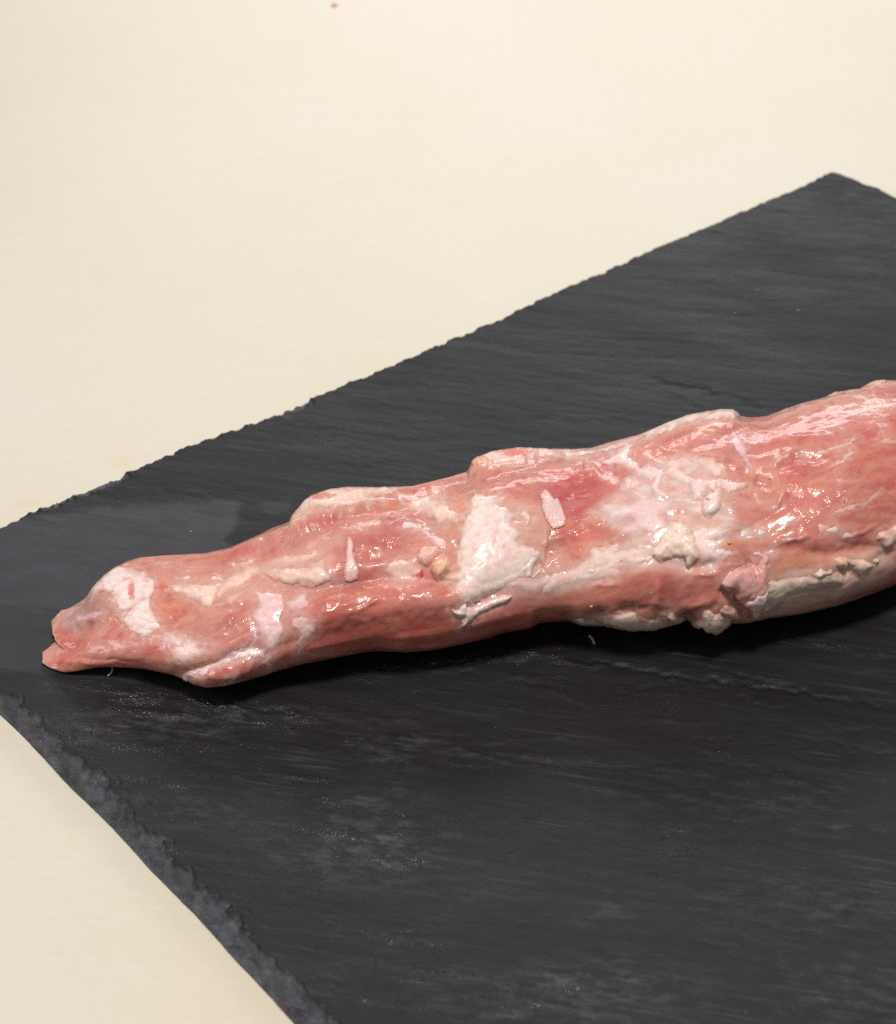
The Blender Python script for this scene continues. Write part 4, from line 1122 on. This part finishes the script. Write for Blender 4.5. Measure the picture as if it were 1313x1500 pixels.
MAT_YEL = plain("yellow_grain", srgb(222, 176, 84), 0.45)
MAT_SPECK = plain("dull_speck", srgb(128, 120, 112), 0.5)
MAT_SCRAP = plain("pale_scrap", srgb(214, 200, 190), 0.4, 0.3)
MAT_RED = plain("red_scrap", srgb(224, 112, 92), 0.35, 0.3)
for px_, lab, sz, sd_ in [((867, 888), "larger yellow grain stuck to the lower front of the meat", 0.00038, 3),
                          (W(9, [(137, 264)])[0], "small yellow grain stuck to the meat beside the folded flap", 0.00042, 5)]:
    p, n, _ = surf_point(px_)
    crumb("yellow_grain", lab, "food crumb", p, sz, MAT_YEL, n, 0.8, sd_)
crumb("pale_crumb", "tiny tan crumb lying on the slate left behind the meat", "food crumb", unproj((280, 779))[0], 0.00022, MAT_YEL, seed=7)
for c_, lab, sz in [((1110, 425), "tiny pale speck high on the slate, farthest back of three", 0.00035), ((1170, 455), "tiny pale speck on the slate near the right edge, brightest of three", 0.00042),
                    ((1077, 459), "tiny faint speck on the slate, leftmost of three", 0.0003)]:
    crumb("pale_speck", lab, "speck", unproj(c_)[0], sz, MAT_SPECK, squash=.35, seed=int(c_[0]))
crumb("red_scrap", "small red scrap of meat on the cream surface far behind the slate", "meat scrap", unproj((490, 8), -T)[0], 0.0009, MAT_RED, squash=.3, seed=11)


def thread(name, label, cat, pts, rad, mat, parent=None):
    """a fine fibre: tube through points"""
    P = np.array(pts, float); n = 24
    t = np.linspace(0, len(P) - 1, n)
    C = np.stack([np.interp(t, np.arange(len(P)), P[:, k]) for k in range(3)], 1)
    for _ in range(3):
        C[1:-1] = (C[:-2] + 2 * C[1:-1] + C[2:]) / 4
    tan = np.gradient(C, axis=0); tan /= np.linalg.norm(tan, axis=1, keepdims=True)
    a = np.cross(tan, [0.2, 0.1, 1.0]); a /= np.linalg.norm(a, axis=1, keepdims=True); b = np.cross(tan, a)
    th = np.linspace(0, 2 * math.pi, 8, endpoint=False)
    rr = rad * (0.6 + 0.4 * np.sin(np.linspace(0.3, 2.8, n)))
    V = C[:, None] + rr[:, None, None] * (np.cos(th)[None, :, None] * a[:, None] + np.sin(th)[None, :, None] * b[:, None])
    i = np.arange(n * 8).reshape(n, 8); j = np.roll(i, -1, 1)
    f = np.stack([i[:-1], j[:-1], j[1:], i[1:]], -1).reshape(-1, 4)
    caps = np.array([(i[0, 0], i[0, 7], i[0, 6], i[0, 1]), (i[0, 1], i[0, 6], i[0, 5], i[0, 2]), (i[0, 2], i[0, 5], i[0, 4], i[0, 3]),
                     (i[-1, 0], i[-1, 1], i[-1, 6], i[-1, 7]), (i[-1, 1], i[-1, 2], i[-1, 5], i[-1, 6]), (i[-1, 2], i[-1, 3], i[-1, 4], i[-1, 5])])
    o = mesh_obj(name, V.reshape(-1, 3), np.vstack([f, caps]), mat, parent)
    if label:
        tag(o, label, cat)
    return o


q = unproj([(163, 975), (165, 981), (163, 986), (158, 990)], 0.0004)
q[0, 2] = 0.0012
thread("loose_fibre", None, None, q, 0.00022, MAT_SCRAP, PORK)
q = unproj([(863, 931), (868, 936), (871, 943)], 0.0003)
thread("pale_fibre", "tiny pale fibre lying on the slate in the shade below the meat", "fibre", q, 0.0003, MAT_SCRAP)


def sliver(poly, thick, label, col):
    """a loose sliver of fat resting on the meat: a closed lens cut to an outline"""
    q = np.array(poly, float)
    gx = np.arange(q[:, 0].min() - 2, q[:, 0].max() + 2, 0.7); gy = np.arange(q[:, 1].min() - 2, q[:, 1].max() + 2, 0.7)
    Gx, Gy = np.meshgrid(gx, gy, indexing='ij')
    m = (X1 > gx[0] - 4) & (X1 < gx[-1] + 4) & (Y1 > gy[0] - 4) & (Y1 < gy[-1] + 4) & (FC1 > 0.05)
    vx, vy, vp, vn = X1[m], Y1[m], P1[m], N1[m]
    sd = sdf(Gx + 0.5 * fbm(Gx / 4, Gy / 4, 801, 2), Gy + 0.5 * fbm(Gx / 4, Gy / 4, 802, 2), q)
    keepm = sd > -0.5
    ids = np.full(Gx.shape, -1); ids[keepm] = np.arange(keepm.sum())
    pts = np.stack([Gx[keepm], Gy[keepm]], 1)
    # inverse-distance blend of the nearby surface
    base = np.zeros((len(pts), 3)); nrm = np.zeros((len(pts), 3))
    for a0 in range(0, len(pts), 400):
        pp = pts[a0:a0 + 400]
        wgt = np.exp(-((pp[:, None, 0] - vx) ** 2 + (pp[:, None, 1] - vy) ** 2) / (2 * 2.0 ** 2)) + 1e-12
        wgt /= wgt.sum(1, keepdims=True)
        base[a0:a0 + 400] = wgt @ vp; nrm[a0:a0 + 400] = wgt @ vn
    nrm /= np.linalg.norm(nrm, axis=1, keepdims=True)
    s = np.clip(sd[keepm] / 3.0, 0, 1)
    prof = np.sqrt(1 - (1 - s) ** 2)
    un = 1 + 0.25 * fbm(pts[:, 0] / 6, pts[:, 1] / 6, 803, 3)
    up = base + nrm * ((0.16 + thick * prof * un) / 1000)[:, None]
    lo = base + nrm * (0.12 / 1000)
    n = len(pts)
    c = np.stack([ids[:-1, :-1], ids[1:, :-1], ids[1:, 1:], ids[:-1, 1:]], -1).reshape(-1, 4)
    c = c[(c >= 0).all(1)]
    # boundary edges of the kept cells
    e = np.concatenate([c[:, [0, 1]], c[:, [1, 2]], c[:, [2, 3]], c[:, [3, 0]]])
    key = np.sort(e, 1); kk = key[:, 0] * (n + 1) + key[:, 1]
    _, first, cnt = np.unique(kk, return_index=True, return_counts=True)
    be = e[first[cnt == 1]]
    sidef = np.stack([be[:, 1], be[:, 0], be[:, 0] + n, be[:, 1] + n], -1)
    faces = np.vstack([c[:, ::-1], c + n, sidef[:, ::-1]])
    used, inv = np.unique(faces, return_inverse=True)
    V = np.vstack([up, lo])[used]
    near = np.array([np.argmin((vx - a) ** 2 + (vy - b) ** 2) for a, b in pts])
    o1 = (0.15 + 0.68 * sm(-0.5, 5, sd[keepm]))[:, None] * (1 + 0.2 * fbm(pts[:, 0] / 5, pts[:, 1] / 5, 804, 3))[:, None]
    ct_ = COL2[m][near] * (1 - o1) + srgb(*col) * 1.05 * o1
    cc = np.vstack([ct_, ct_])[used]
    o = mesh_obj("fat_sliver", V, inv.reshape(faces.shape), MAT_FAT, None, cc, {"fib": V.copy(), "wet": np.full(len(V), 0.5)})
    tag(o, label, "fat sliver")


sliver(W(3, [(850, 562), (890, 588), (912, 640), (902, 720), (935, 830), (962, 900), (945, 970), (875, 1002), (823, 992), (813, 900), (830, 790), (835, 680)]), 0.22,
       "narrow upright white sliver of fat lying on the left half of the meat", (238, 208, 202))
sliver(W(5, [(462, 560), (520, 503), (562, 540), (602, 600), (642, 592), (692, 700), (722, 790), (712, 850), (642, 887), (588, 887), (538, 820), (508, 750), (478, 680), (490, 640)]), 0.24,
       "broad white sliver of fat lying beside the dark red hollow of the meat", (238, 206, 202))
